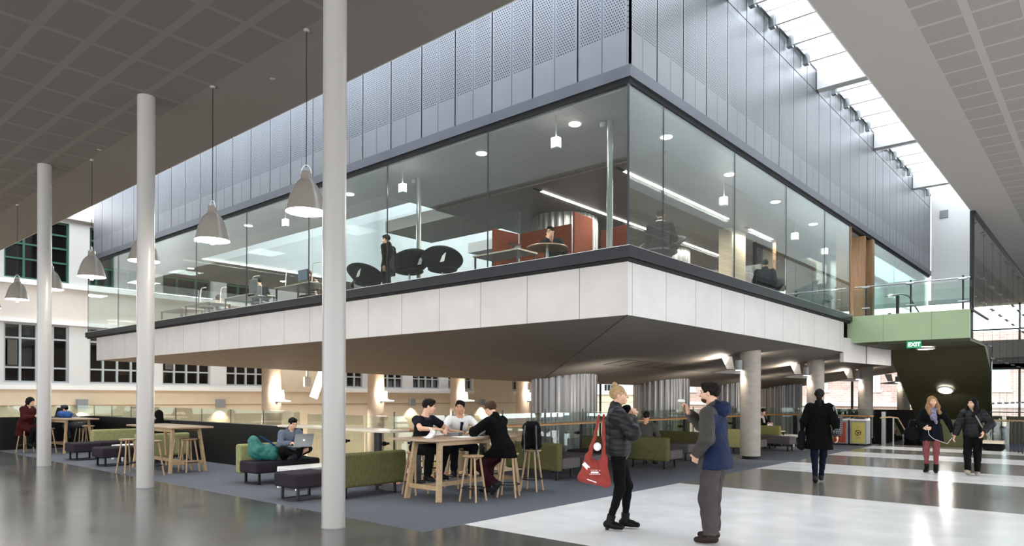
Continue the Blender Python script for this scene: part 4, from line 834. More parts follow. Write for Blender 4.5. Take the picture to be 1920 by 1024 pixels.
def person(label,loc,rz,s=1.0,vx=.012,skin='fair',hair=('short','dark'),pose={},top=None,bot=None,shoe='#1a1a1a',boot=0,group=None,fem=False,extras=None,face=True):
    P=thing('person',label,'person',loc,rz,group); P_=pose.get
    hip=V3(P_('hip',(0,0,.93))); lean=R(P_('lean',0)); side=R(P_('side',0)); tw=R(P_('twist',0)); B=Euler((-lean,side,tw),'XYZ').to_matrix(); B_=lambda v: hip+B@V3(v)
    Bm=[[B[i][j] for j in range(3)] for i in range(3)]
    sw=.168 if fem else .187; chest=B_((0,.01,.33)); neck=B_((0,0,.49)); hj={q:hip+V3((q*.09,0,-.03)) for q in (-1,1)}; sh={q:B_((q*sw,0,.45)) for q in (-1,1)}
    hy,hp,hr_=R(P_('yaw',0)),R(P_('pitch',0)),R(P_('tilt',0)); HR=(Euler((0,0,hy),'XYZ').to_matrix()@Euler((-hp,hr_,0),'XYZ').to_matrix()); hc=neck+B@V3((0,.015,.07))+HR@V3((0,.02,.115)); H_=lambda v: hc+HR@V3(v)
    Hm=[[HR[i][j] for j in range(3)] for i in range(3)]
    arm={}; leg={}; hand={}
    for q,k in ((1,'r'),(-1,'l')):
        w=P_('w'+k,(q*.25,.06,.84)); pole=P_('e'+k,(q*.5,-.6,-.3)); el,wr=ik(sh[q],w,.285,.25,pole); arm[q]=(el,wr)
        f=P_('f'+k,(q*.1,0,.08)); kn,an=ik(hj[q],f,.42,.41,P_('k'+k,(q*.12,1,.1))); leg[q]=(kn,an)
    def hands(q,k):
        el,wr=arm[q]; d=V3(P_('d'+k,tuple(wr-el))).normalized(); n=V3(P_('n'+k,(-q,0,0))); n=(n-d*n.dot(d)); n=n.normalized() if n.length>1e-3 else d.orthogonal().normalized(); ac=d.cross(n)*1.0
        fw=V3(P_('t'+k,(0,1,.3))); 
        if ac.dot(fw)<0: ac=-ac                                   # ac points to the thumb side
        curl=R(P_('c'+k,28)); rr=.0095 if vx<.009 else .0115; o=[]
        c=wr+d*.045; Rm=[[ac[i],d[i],n[i]] for i in range(3)]; o.append(('e',c,(.042,.056,.02),Rm,.012))
        for j,(off,ln) in enumerate(((.031,.95),(.011,1.05),(-.010,.98),(-.030,.78))):
            p=wr+d*.085+ac*off; a=curl*.6; dd=d
            for seg,l in enumerate((.038,.025,.02)):
                dd=(d*math.cos(a)+n*math.sin(a)).normalized(); e=p+dd*l*ln; o.append(('c',p,e,rr-.0006*seg,rr-.001-.0006*seg,.006)); p=e; a+=curl
        p=wr+d*.025+ac*.032; e=p+(d*.55+ac*.65+n*.3).normalized()*.035; o+= [('c',p,e,.012,.0105,.01),('c',e,e+(d*.8+ac*.25+n*.35).normalized()*.032,.0105,.009,.006)]
        return o
    g=1.0; W=(.94 if fem else 1.0); b=[]
    b+=[('e',B_((0,.0,.02)),(.16,.112,.13),Bm,.05),('e',B_((0,0,.17)),(.128*W,.092,.13),Bm,.06),('e',B_((0,.01,.33)),(.158*W,.108,.16),Bm,.06),('c',sh[-1],sh[1],.052,.052,.06),('c',neck+B@V3((0,-.01,-.04)),hc+HR@V3((0,-.015,-.06)),.06*W,.054*W,.04)]
    for q in (-1,1):
        el,wr=arm[q]; kn,an=leg[q]; lz=.86 if bot else 1; b+=[('c',sh[q],el,.05*W,.038,.04),('c',el,wr,.039,.026,.02),('c',hj[q],kn,.083*lz,.053*lz,.05),('c',kn,an,.052*lz,.034,.03),('c',kn+(an-kn)*.25+V3((0,-.018,0)),kn+(an-kn)*.45+V3((0,-.012,0)),.034*lz,.032*lz,.03)]
        fd=V3(P_('fd'+('r' if q==1 else 'l'),(q*.15,1,0))).normalized(); zz=V3((0,0,1)); zz=(zz-fd*zz.dot(fd)).normalized(); b+=[('c',an-zz*.03-fd*.015,an+fd*.115-zz*.05,.03,.02,.03)]
    b+=hands(1,'r')+hands(-1,'l')
    # head with jaw, brow, nose, lips, chin, cheeks, ears and eye sockets
    b+=[('e',H_((0,-.012,.03)),(.074,.092,.085),Hm,.03),('e',H_((0,.022,-.035)),(.056,.066,.068),Hm,.04),('e',H_((0,.062,-.085)),(.026,.022,.018),Hm,.03),
        ('c',H_((0,.086,.012)),H_((0,.108,-.026)),.007,.0125,.012),('e',H_((0,.086,-.055)),(.024,.012,.006),Hm,.01),('e',H_((0,.084,-.066)),(.02,.011,.006),Hm,.01),('c',H_((-.032,.078,.026)),H_((.032,.078,.026)),.01,.01,.02),
        ('-e',H_((-.03,.092,.006)),(.014,.012,.009),Hm,.012),('-e',H_((.03,.092,.006)),(.014,.012,.009),Hm,.012)]
    for q in (-1,1): b+=[('e',H_((q*.076,-.004,-.005)),(.008,.019,.032),Hm,.006),('e',H_((q*.04,.06,-.03)),(.022,.02,.022),Hm,.03)]
    sdf_obj('body',b,vx,SKIN[skin],P,scale=s)
    def kid(o): return o
    if face:
        e=MB(); 
        for q in (-1,1): c=H_((q*.03,.081,.006))*s; e.sph(c,.0065*s,10,8)
        e.build('eyes',EYE,P,smooth=True); e=MB()
        for q in (-1,1): e.tube([H_((q*.015,.094,.024))*s,H_((q*.032,.092,.03))*s,H_((q*.048,.078,.025))*s],.0026*s,6)
        e.build('eyebrows',HAIR[hair[1]],P,smooth=True)
        e=MB(); e.tube([H_((-.022,.09,-.06))*s,H_((0,.098,-.058))*s,H_((.022,.09,-.06))*s],.0045*s,6); e.build('lips',LIP,P,smooth=True)
    # hair
    st,hcx=hair; hp_=[('e',H_((0,-.018,.034)),(.083,.1,.092),Hm,.02)]
    if st in('short','bun','pony','long','bob'): hp_+=[('-e',H_((0,.115,-.035)),(.073,.075,.09),Hm,.015)]
    if st=='short': hp_+=[('e',H_((0,.05,.095)),(.055,.04,.03),Hm,.03),('-c',H_((-.09,.0,-.05)),H_((-.09,-.0,-.2)),.045,.06,.01),('-c',H_((.09,.0,-.05)),H_((.09,0,-.2)),.045,.06,.01),('pl',H_((0,0,-.062)),HR@V3((0,.25,-1)))]
    if st=='bun': hp_+=[('e',H_((0,-.045,.135)),(.036,.036,.03),Hm,.012),('-e',H_((.0,-.06,-.12)),(.1,.1,.06),Hm,.01)]
    if st=='pony': hp_+=[('c',H_((0,-.11,.05)),H_((0,-.14,-.05)),.035,.045,.02),('c',H_((0,-.14,-.05)),H_((0.01,-.1,-.22)),.045,.03,.02)]
    if st=='bob': hp_+=[('e',H_((0,-.03,.0)),(.1,.1,.12),Hm,.03),('-e',H_((0,.12,-.04)),(.08,.09,.1),Hm,.01)]
    if st=='long':
        for q in (-1,1): hp_+=[('c',H_((q*.075,.0,.03)),H_((q*.1,.015,-.13)),.03,.05,.03),('c',H_((q*.1,.015,-.13)),H_((q*.105,.12,-.27)),.05,.035,.03)]
        hp_+=[('c',H_((0,-.07,.0)),H_((0,-.09,-.24)),.075,.06,.04)]
    if st not in('none',): sdf_obj('hair',hp_,max(vx*.9,.006),HAIR[hcx],P,noise=lambda x,y,z:.0035*np.sin(140*x+30*np.sin(20*z))+.003*np.sin(90*y+40*z),scale=s)
    if st=='cap': pass
    # top garment
    if top:
        ty,m,hem=top[0],top[1],top[2]; inf={'tee':.016,'long':.02,'jacket':.034,'coat':.034,'puffer':.042,'hoodie':.028}[ty]; c=[]
        c+=[('e',B_((0,.0,.04)),(.16+inf,.112+inf,.15+inf*.3),Bm,.05),('e',B_((0,0,.17)),(.136*W+inf,.1+inf,.15),Bm,.07),('e',B_((0,.01,.33)),(.162*W+inf,.112+inf,.165),Bm,.06),('c',sh[-1]+B@V3((0.02,0,-.01)),sh[1]+B@V3((-.02,0,-.01)),.055+inf*.8,.055+inf*.8,.05)]
        slv=.55 if ty=='tee' else 1
        for q in (-1,1):
            el,wr=arm[q]; r0=.052+inf*.9
            if slv<1: c+=[('c',sh[q],sh[q].lerp(el,.62),r0,.052+inf*.7,.03)]
            else: c+=[('c',sh[q],el,r0,.042+inf,.04),('c',el,el.lerp(wr,.96),.042+inf,.028+inf*.75,.03)]
            if slv<1: c+=[('pl',sh[q].lerp(el,.66),el-sh[q],sh[q].lerp(el,.8),.11)]
            else: c+=[('pl',el.lerp(wr,.97),wr-el,wr,.075)]
        if ty=='coat' or hem<-.12:
            fl=top[3] if len(top)>3 else .05; seat_=P_('seated')
            if seat_:
                for q in (-1,1): kn=leg[q][0]; c+=[('c',hj[q],hj[q].lerp(kn,.7),.12,.1,.06)]
                c+=[('c',hip+V3((0,-.06,0)),hip+V3((0,-.08,hem)),.15,.17,.05)]
            else: c+=[('e',hip+V3((0,0,hem*.55)),(.17+fl,.125+fl,abs(hem)*.75+.05),None,.08),('c',hip+V3((-.05,0,hem*.3)),hip+V3((-.07-fl*.6,0,hem)),.12,.11+fl*.5,.08),('c',hip+V3((.05,0,hem*.3)),hip+V3((.07+fl*.6,0,hem)),.12,.11+fl*.5,.08)]
            c+=[('pl',hip+V3((0,0,hem)),(0,0,-1))]
        else: c+=[('pl',B_((0,0,hem)),B@V3((0,0,-1)))]
        if ty in('jacket','coat','puffer','hoodie'): c+=[('c',neck+B@V3((0,-.02,-.03)),neck+B@V3((0,.0,.045)),.085,.082,.02),('-c',neck+B@V3((0,.02,.03)),neck+B@V3((0,.04,.12)),.062,.075,.01)]
        nz=quilt(.008,.085) if ty=='puffer' else folds(.0045 if ty!='tee' else .003)
        sdf_obj({'tee':'shirt','long':'jumper','jacket':'jacket','coat':'coat','puffer':'puffer_jacket','hoodie':'hooded_top'}[ty],c,vx,m,P,noise=nz,scale=s)
    if bot:
        m,inf=bot[1],bot[2]; ih=min(inf,.015); c=[('e',B_((0,.0,.02)),(.163+ih,.115+ih,.12),Bm,.05)]
        for q in (-1,1):
            kn,an=leg[q]; e=an+(kn-an)*.02; c+=[('c',hj[q],kn,.088+ih,.058+inf,.04),('c',kn,e,.058+inf,(.034 if boot else .04+inf),.03)]
            c+=[('pl',an+(kn-an)*(.03+.09*(boot>0)),an-kn,an,.16)]
        sdf_obj(bot[0],c,vx,m,P,noise=folds(.0035*(1+inf*20),1.3),scale=s)
    # shoes
    sm=cl('shoe_'+label[:12],shoe,.5,bump=0) if isinstance(shoe,str) else shoe
    for q,k in ((1,'r'),(-1,'l')):
        kn,an=leg[q]; fd=V3(P_('fd'+k,(q*.15,1,0))).normalized(); up=V3(P_('fu'+k,(0,0,1))); z=(up-fd*up.dot(fd)).normalized()
        c=[('c',an-fd*.035-z*.03,an+fd*.075-z*.04,.045,.043,.03),('c',an+fd*.075-z*.04,an+fd*.15-z*.05,.04,.033,.03),('c',an-z*.02,an+(kn-an)*(.07+.22*boot),.047,.05+.004*(boot>0),.02),('pl',an+(kn-an)*(.07+.2*boot),kn-an,an,.3),('pl',an-z*.079,-z)]
        o=sdf_obj('shoe',c,min(vx,.011),sm,P,scale=s)
    if extras: extras(P,dict(hip=hip,B=B,B_=B_,neck=neck,hc=hc,H_=H_,HR=HR,Hm=Hm,Bm=Bm,sh=sh,arm=arm,leg=leg,s=s,vx=vx))
    return P
def wpt(P,p):   # local point of a person to world
    return Matrix.Translation(P.location)@P.rotation_euler.to_matrix().to_4x4()@V3(p)
def blob(name,l,cat,prims,vx,m,loc,rz=0,noise=None,parent=None,group=None):
    o=sdf_obj(name,prims,vx,m,parent,noise); o.location=loc; o.rotation_euler[2]=rz
    if l: tag(o,l,cat,group)
    return o
BLK=cl('black_wool','#060607',.95); PUF=mat('black_nylon','#0f1013',.55,spec=.35,noise=.15,nscale=20,bump=.25,bscale=25); PUF2=mat('dark_nylon','#0d0e12',.6,spec=.3); LEG=cl('black_denim','#070708'); GREYT=cl('grey_trousers','#433e3d',.85,noise=.12,nscale=10)
# --- 1 woman in puffer jacket
def ex1(P,k):
    s=k['s']; c=k['neck']
    sdf_obj('collar',[('c',c+V3((-.07,.01,.0)),c+V3((.07,.01,.0)),.05,.05,.03),('c',c+V3((.0,.06,-.03)),c+V3((.02,.12,.03)),.05,.05,.03)],.008,BLK,P,noise=lambda x,y,z:.006*np.sin(90*x+50*z)*np.sin(70*y),scale=s)
    MB().tube([c*s+V3((.1,-.1,-.05)),c*s+V3((.125,-.02,.02)),c*s+V3((.12,.07,-.04))],.008,6).build('red_trim',mat('red_webbing','#7d2320',.7),P)
    hm=MB()
    for q in (-1,1):
        kn,an=k['leg'][q]; hm.cyl((an.x*s,(an.y-.03)*s,0),(an.x*s,(an.y-.025)*s,.035),.02,.03,12)
    hm.build('boot_heel',MT['blackm'],P)
w1=person('woman with blond bun, black puffer jacket and ankle boots, hands clasped at her chin',(-4.47,7.06,0),heading(.82,.57),.975,.0068,'fair',('bun','blond'),
    dict(hip=(0.0,.015,.936),lean=-2,yaw=-4,pitch=-2,wr=(.05,.17,1.36),wl=(-.03,.2,1.33),er=(.7,-.1,-.7),el=(-.7,.1,-.7),dr=(-.35,.15,.75),dl=(.35,.1,.75),nr=(-.8,.2,-.2),nl=(.8,.2,-.2),cr=55,cl=60,tr=(0,-.2,1),tl=(0,-.2,1),fr=(.09,-.085,.095),fl=(-.07,.11,.095),fdr=(.45,1,0),fdl=(.3,1,0)),
    ('puffer',PUF,-.1),('leggings',LEG,.006),'#0d0d0d',.75,None,True,ex1)
o=blob('tote_bag','red carrier tote bag with white print hanging from the blond woman\'s shoulder','bag',
    [('c',(-.14,0,-.36),(.13,0,-.42),.05,.05,.04),('c',(-.13,0,-.34),(-.07,0,-.12),.05,.04,.06),('c',(.13,0,-.4),(.11,0,-.12),.05,.035,.06),('c',(-.06,0,-.28),(.06,0,-.28),.06,.06,.06),('c',(-.03,0,-.2),(.07,0,-.2),.045,.04,.06),
     ('c',(-.07,0,-.12),(.0,0,.1),.032,.02,.02),('c',(.0,0,.1),(.05,0,.36),.02,.015,.02),('c',(.11,0,-.12),(.1,0,.36),.026,.015,.02)],.008,MT['redbag'],wpt(w1,(.19,-.26,.98)),R(36),noise=folds(.006))
MB().beam((-.13,-.058,-.19),(-.07,-.062,-.25),.004,.045,up=(1,0,1)).box(-.06,.06,-.064,-.058,-.27,-.266).box(-.06,.06,-.064,-.058,-.316,-.312).box(-.06,-.056,-.064,-.058,-.316,-.266).box(.056,.06,-.064,-.058,-.316,-.266).box(-.045,.045,-.064,-.059,-.303,-.284).beam((-.15,-.056,-.35),(.02,-.058,-.41),.004,.01).build('white_print',MT['paper'],o)
MB().sph((.03,-.02,.0),(.045,.03,.05),12,8).build('bottle_top',MT['paper'],o,smooth=True)
# --- 2 man in blue and grey jacket
jm=cl('two_tone_jacket','#1f3766',.6); nt=jm.node_tree; b=nt.nodes['Principled BSDF']; Q=xyz(nt); fac=M(nt,'GREATER_THAN',M(nt,'ADD',Q[1],M(nt,'MULTIPLY',M(nt,'SUBTRACT',Q[2],1.2),.12)),.015); fac2=M(nt,'MULTIPLY',M(nt,'GREATER_THAN',Q[2],1.38),M(nt,'LESS_THAN',Q[0],-.08)); arm_=M(nt,'LESS_THAN',Q[0],-.245)
mixcol(nt,b,M(nt,'MAXIMUM',M(nt,'MAXIMUM',fac,fac2),arm_),lin('#14203c'),lin('#403e3b'))
def ex2(P,k):
    s=k['s']; n=k['neck']
    sdf_obj('hood',[('c',n+V3((-.08,-.05,.0)),n+V3((.08,-.05,.0)),.06,.06,.04),('e',n+V3((0,-.11,.015)),(.12,.075,.085),None,.04),('c',n+V3((-.09,.0,.02)),n+V3((-.07,.07,.0)),.035,.03,.03),('c',n+V3((.09,.0,.02)),n+V3((.07,.07,.0)),.035,.03,.03)],.008,cl('blue_hood','#14203c',.65),P,noise=folds(.004,1.6),scale=s)
    sdf_obj('beard',[('e',k['H_']((0,.035,-.07)),(.055,.06,.04),k['Hm'],.02),('-e',k['H_']((0,.1,-.04)),(.03,.03,.03),k['Hm'],.01)],.007,HAIR['brown'],P,scale=s)
w2=person('man in blue and grey hooded jacket raising a paper cup, seen from behind',(-3.26,7.1,0),heading(-.97,-.12),.99,.0068,'fair',('short','dark'),
    dict(hip=(0,0,.942),lean=2,yaw=4,pitch=2,wr=(.09,.33,1.4),er=(.8,-.1,-.6),dr=(-.1,.3,.75),nr=(-.7,.7,.1),cr=70,tr=(-1,.3,.4),wl=(-.25,.13,.95),el=(-.8,-.8,0),dl=(.6,.25,-.6),cl=20,fr=(.13,.06,.08),fl=(-.12,.0,.08),fdr=(.12,1,0),fdl=(-.2,1,0)),
    ('jacket',jm,-.14),('trousers',GREYT,.04),'#2a201b',0,None,False,ex2)
cp=wpt(w2,(.055,.395,1.395)); t=thing('paper_cup','white takeaway cup with domed lid in the raised hand of the man in blue','cup',cp)
MB().lathe([(0,0),(.028,0),(.038,.11),(0,.11)],n=24).build('cup_body',mat('kraft_cup','#8d8a78',.6),t,smooth=True); MB().lathe([(.041,.108),(.043,.118),(.036,.125),(.034,.137),(0,.138)],n=24).build('cup_lid',MT['white'],t,smooth=True)
# --- 3 woman walking away in black coat
def ex3(P,k):
    s=k['s']; MB().tube([(-.2,.02,1.42),(-.235,-.03,1.1),(-.25,-.02,.85)],.014,6).build('shoulder_strap',MT['dgrey'],P)
    sdf_obj('epaulette',[('c',k['sh'][-1]+V3((.02,0,.055)),k['sh'][-1]+V3((-.04,0,.03)),.02,.018,.01),('c',k['sh'][1]+V3((-.02,0,.055)),k['sh'][1]+V3((.04,0,.03)),.02,.018,.01)],.01,BLK,P,scale=s)
    MB().box(-.16,.16,-.155,-.148,1.02,1.045).build('coat_belt',BLK,P)
w3=person('woman with dark ponytail walking away in a long black coat',(-4.13,13.4,0),heading(-.28,1),.985,.009,'fair',('pony','dark'),
    dict(hip=(0,0,.95),wr=(.3,-.06,.9),wl=(-.27,.08,.9),fr=(.03,.12,.08),fl=(-.06,-.14,.1),fdl=(-.05,1,-.35),fdr=(0,1,0)),('coat',BLK,-.33,.05),('leggings',cl('navy_tights','#0b1020'),.006),'#26262a',0,None,True,ex3)
blob('shoulder_bag','black shoulder bag on left side of the woman in the long coat','bag',[('c',(0,0,-.12),(0,.0,.12),.07,.06,.03),('c',(0,-.06,-.12),(0,.06,-.12),.06,.06,.03)],.01,MT['blkc'],wpt(w3,(-.3,-.03,.78)))
tw=mat('woven_check','#1b1b1e',.7); nt=tw.node_tree; b=nt.nodes['Principled BSDF']; Q=xyz(nt); mixcol(nt,b,M(nt,'LESS_THAN',M(nt,'ADD',M(nt,'ABSOLUTE',M(nt,'SUBTRACT',M(nt,'FRACT',M(nt,'MULTIPLY',Q[2],28)),.5)),M(nt,'ABSOLUTE',M(nt,'SUBTRACT',M(nt,'FRACT',M(nt,'MULTIPLY',M(nt,'ADD',Q[0],Q[1]),22)),.5))),.3),lin('#17171a'),lin('#8d8b92'))
o=blob('woven_tote','black and grey woven tote under right arm of the woman in the long coat','bag',[('c',(-.02,0,-.16),(.02,.0,.1),.085,.06,.03),('c',(0,-.08,-.14),(0,.1,-.14),.06,.05,.03)],.01,tw,wpt(w3,(.31,-.04,1.08)),noise=None)
MB().tube([(-.02,-.08,.1),(-.07,-.04,.3),(-.07,.03,.34),(-.02,.08,.1)],.012,6).build('handle',MT['grey'],o)
# --- 4, 5 two women walking towards the camera
def ex4(P,k):
    s=k['s']; n=k['neck']; sc=mat('checked_scarf','#77728a',.9,noise=.6,nscale=30,bump=.5,bscale=30)
    sdf_obj('scarf',[('c',n+V3((-.07,.03,.0)),n+V3((.07,.04,.0)),.05,.05,.03),('c',n+V3((0,.09,-.02)),n+V3((-.03,.15,-.2)),.06,.045,.04),('c',n+V3((-.06,.1,-.05)),n+V3((-.1,.15,-.3)),.04,.03,.03)],.009,sc,P,noise=lambda x,y,z:.006*np.sin(70*x+50*z)*np.sin(60*y),scale=s)
    sdf_obj('skirt',[('c',k['hip']+V3((-.06,0,.1)),k['hip']+V3((-.1,0,-.3)),.13,.14,.06),('c',k['hip']+V3((.06,0,.1)),k['hip']+V3((.1,0,-.3)),.13,.14,.06),('pl',k['hip']+V3((0,0,-.22)),(0,0,-1))],.01,cl('navy_skirt','#10121c'),P,noise=lambda x,y,z:.006*np.sin(70*x+60*y),scale=s)
    for q in (-1,1):
        kn,an=k['leg'][q]
    MB().tube([V3((.05,.22,1.0)),V3((.02,.24,.8)),V3((-.05,.2,.72)),V3((-.3,.2,.62)),V3((-.38,.18,.75))],.004,5).build('earphone_cable',MT['paper'],P)
w4=person('smiling woman with long wavy blond hair, patterned scarf, short skirt and pink tights',(-2.93,16.87,0),heading(.02,-1),.93,.009,'fair',('long','ginger'),
    dict(hip=(0,0,.93),yaw=28,tilt=3,wr=(.12,.22,1.0),er=(.9,-.3,-.4),dr=(-.9,.4,0),cr=50,wl=(-.42,.08,.88),el=(-.8,-.4,0),fr=(.09,.06,.09),fl=(-.09,.1,.09)),('long',cl('black_cardigan','#0a0a0c'),-.12),('tights',cl('pink_tights','#7c4346'),.006),'#101010',1,None,True,ex4)
o=blob('handbag','large slouchy black handbag on arm of the woman with pink tights','bag',[('e',(0,0,-.02),(.17,.09,.13),None,.03),('c',(-.09,0,.06),(.09,0,.06),.05,.05,.04)],.01,MT['blkc'],wpt(w4,(.36,.02,.82)),noise=folds(.008)); MB().tube([(-.08,0,.08),(-.05,0,.26),(.04,0,.28),(.08,0,.1)],.01,6).build('handle',MT['blackm'],o)
def ex5(P,k): 
    MB().tube([(.02,.12,1.36),(-.1,.155,1.15),(-.24,.12,.85),(-.32,.1,.72)],.014,6).build('bag_strap',mat('tan_strap','#8a7b6d',.7),P)
w5=person('smiling woman with long black hair, black puffer jacket and hand in pocket',(-2.2,16.83,0),heading(-.05,-1),.905,.009,'fair',('long','black'),
    dict(hip=(0,0,.93),yaw=-25,wr=(.34,.1,.86),er=(.7,-.7,0),wl=(-.22,.16,.98),el=(-.9,-.4,0),dl=(.1,.3,-.8),fr=(.06,.2,.1),fl=(-.08,-.02,.08),fdr=(.1,1,.35)),('puffer',PUF2,-.1),('trousers',LEG,.02),'#8d8276',0,None,True,ex5)
o=blob('shoulder_bag','black and cream shoulder bag on hip of the woman in the puffer jacket at right','bag',[('c',(-.1,0,-.06),(.1,0,-.06),.09,.09,.03)],.01,MT['blkc'],wpt(w5,(-.36,.08,.66))); MB().box(-.17,.17,-.1,-.085,.0,.06).box(-.17,.17,.085,.1,.0,.06).box(-.02,.0,.085,.1,-.15,.06).box(.1,.12,.085,.1,-.15,.06).build('cream_panel',mat('cream_leather','#c5b8a0',.6),o)
# --- 6-8 three men at the high table
def seat_(z=.77,**k):
    d=dict(hip=(0,0,z),seated=1,fr=(.16,.34,.32),fl=(-.16,.3,.32),kr=(.2,1,.6),kl=(-.2,1,.6)); d.update(k); return d
def exc(P,k): MB().hexa([tuple(k['neck']*k['s']+V3(p)) for p in ((-.07,-.05,-.01),(.07,-.05,-.01),(-.06,.08,-.04),(.06,.08,-.04),(-.06,-.06,.03),(.06,-.06,.03),(-.05,.06,.0),(.05,.06,.0))]).build('shirt_collar',MT['navy'],P)
m1=person('man in dark polo shirt leaning on the high table, seated left',(-8.44,7.5,0),heading(1,.05),.985,.0075,'fair',('short','dark'),seat_(lean=14,yaw=42,pitch=12,wr=(.1,.46,1.06),er=(1,-.1,-.15),dr=(-.6,.6,0),nr=(0,0,-1),cr=50,wl=(-.18,.4,1.02),el=(-1,-.2,-.2),dl=(.6,.5,0),nl=(0,0,-1)),('tee',cl('dark_polo','#14161c'),-.1),('trousers',LEG,.02),'#1a1a1a',0,None,False,exc)
def ext(P,k): n=k['neck']*k['s']; MB().beam(n+V3((.0,.135,-.1)),n+V3((.05,.19,-.3)),.045,.008,up=(0,1,0)).beam(n+V3((.0,.125,-.08)),n+V3((0,.14,-.12)),.05,.02,up=(0,1,0)).build('necktie',cl('navy_tie','#121826'),P)
m2=person('man in white short sleeved shirt and dark tie, seated at middle of the high table',(-8.6,8.5,0),heading(.85,-.45),.975,.0075,'tan',('short','black'),seat_(lean=18,yaw=-28,pitch=4,wr=(.14,.42,1.0),er=(1,-.2,-.3),dr=(-.8,.5,0),nr=(0,0,-1),wl=(-.14,.46,1.0),el=(-1,-.2,-.3),dl=(.8,.4,0),nl=(0,0,-1)),('tee',cl('white_shirt','#d8d8d6',.8),-.1),('trousers',cl('dark_jeans','#0c0f17'),.02),'#1a1a1a',0,None,False,ext)
m3=person('man in black wool coat with raised collar writing at the high table, seated right',(-7.22,8.13,0),heading(-1,-.12),.975,.0075,'fair',('short','brown'),seat_(lean=18,yaw=-12,pitch=22,wr=(.12,.44,1.02),er=(1,-.2,-.4),dr=(-.3,.8,0),nr=(0,0,-1),wl=(-.14,.5,1.02),el=(-1,-.2,-.3),dl=(.3,.8,0),nl=(0,0,-1),fl=(-.16,.02,.22),kl=(-.3,1,.2),fdl=(-.2,.6,-.8),fr=(.14,.4,.1),fdr=(.1,1,0)),('coat',BLK,-.14),('trousers',cl('maroon_trousers','#280f14'),.02),'#1b1b1d')
# --- 9 boy with the laptop on the sofa
def exh(P,k): n=k['neck']; sdf_obj('hood',[('c',n+V3((-.07,-.04,.0)),n+V3((.07,-.04,.0)),.045,.045,.03),('e',n+V3((0,-.08,0)),(.1,.05,.06),None,.03)],.009,cl('blue_grey_hood','#565e6a'),P,scale=k['s'])
b1=person('boy in blue grey hooded top typing on a laptop on the sofa',(-11.4,6.98,0),heading(1,-.15),.86,.0075,'fair',('short','black'),dict(hip=(0,0,.58),seated=1,lean=8,yaw=8,pitch=22,wr=(.1,.38,.84),er=(.8,-.2,-.6),dr=(-.1,.9,-.1),nr=(0,0,-1),wl=(-.08,.38,.84),el=(-.8,-.2,-.6),dl=(.1,.9,-.1),nl=(0,0,-1),fr=(-.08,.42,.56),kr=(.9,.6,.5),fl=(.1,.5,.58),kl=(-.9,.6,.5),fdr=(-1,.3,0),fdl=(1,.4,0)),('hoodie',cl('blue_grey_fleece','#5a6270',noise=.12,nscale=20),-.1),('trousers',cl('black_trousers','#100f11'),.02),'#23262c',0,None,False,exh)
lp=wpt(b1,(.0,.46,.66)); laptop(lp.x,lp.y,lp.z,heading(1,-.15),'silver laptop with light emblem on the lap of the boy on the sofa',MT['alu'],1.0,22,True)
o=blob('backpack','teal backpack slumped on the sofa beside the boy','backpack',[('c',(-.02,-.14,.14),(.05,.1,.12),.13,.15,.06),('c',(.0,-.16,.2),(-.02,-.2,.34),.13,.09,.06),('pl',(0,0,0),(0,0,-1))],.01,MT['teal'],(-11.45,6.52,.425),R(0),noise=folds(.01,1.4)); MB().tube([(.13,.2,.05),(.14,.1,.26),(.08,-.02,.36),(.05,-.12,.42)],.018,6).build('strap',cl('navy_strap','#22335a'),o)
o=blob('backpack','black backpack standing on a stool behind the man in the black coat','backpack',[('c',(-.08,-.03,.08),(-.07,-.02,.36),.09,.08,.04),('c',(.08,-.03,.08),(.07,-.02,.36),.09,.08,.04),('c',(-.07,.07,.08),(-.06,.06,.27),.08,.07,.03),('c',(.07,.07,.08),(.06,.06,.27),.08,.07,.03),('c',(-.04,-.02,.4),(.04,-.02,.4),.07,.07,.04),('pl',(0,0,0),(0,0,-1))],.009,MT['blkc'],(-7.33,8.98,.684),R(30),noise=folds(.007,1.3))
for q in (-1,1): MB().tube([(q*.09,-.13,.4),(q*.1,-.19,.25),(q*.1,-.16,.08),(q*.11,-.17,-.12)],.016,6).build('strap',MT['dgrey'],o)
# --- 10-12 group by the farthest column
person('person in long dark red coat with black bob hair, on a stool',(-22.47,5.72,0),heading(.8,.6),.97,.011,'fair',('bob','black'),seat_(lean=10,pitch=18,wr=(.12,.4,1.02),wl=(-.12,.4,1.02),fr=(.12,.25,.25),fl=(-.12,.25,.25)),('coat',cl('dark_red_wool','#380f12'),-.3),('trousers',LEG,.02),'#121212',0,None,True)
st_=cl('striped_fleece','#8a8a86'); nt=st_.node_tree; b=nt.nodes['Principled BSDF']; Q=xyz(nt); mixcol(nt,b,M(nt,'LESS_THAN',M(nt,'FRACT',M(nt,'MULTIPLY',M(nt,'ADD',Q[2],M(nt,'MULTIPLY',Q[1],.8)),16)),.45),lin('#8f8d86'),lin('#3a3a3c'))
def excap(P,k):
    s=k['s']; sdf_obj('cap',[('e',k['H_']((0,-.01,.05)),(.088,.104,.08),k['Hm'],.02),('pl',k['H_']((0,0,.035)),k['HR']@V3((0,0,-1))),],.009,MT['navy'],P,scale=s); a=k['H_']; MB().hexa([tuple(a(p)*s) for p in ((-.06,.07,.035),(.06,.07,.035),(-.045,.17,.03),(.045,.17,.03),(-.06,.07,.05),(.06,.07,.05),(-.045,.17,.04),(.045,.17,.04))]).build('cap_peak',MT['navy'],P,bevel=.004)
c1=person('boy in dark cap and striped hooded top bent low over the table',(-23.15,7.3,0),heading(-.35,-.9),.93,.011,'fair',('short','dark'),seat_(lean=48,pitch=5,yaw=-10,wr=(.2,.55,1.0),wl=(-.2,.5,1.0)),('hoodie',st_,-.1),('trousers',cl('checked_trousers','#3d3d40',noise=.5,nscale=40),.02),'#121212',0,None,False,excap)
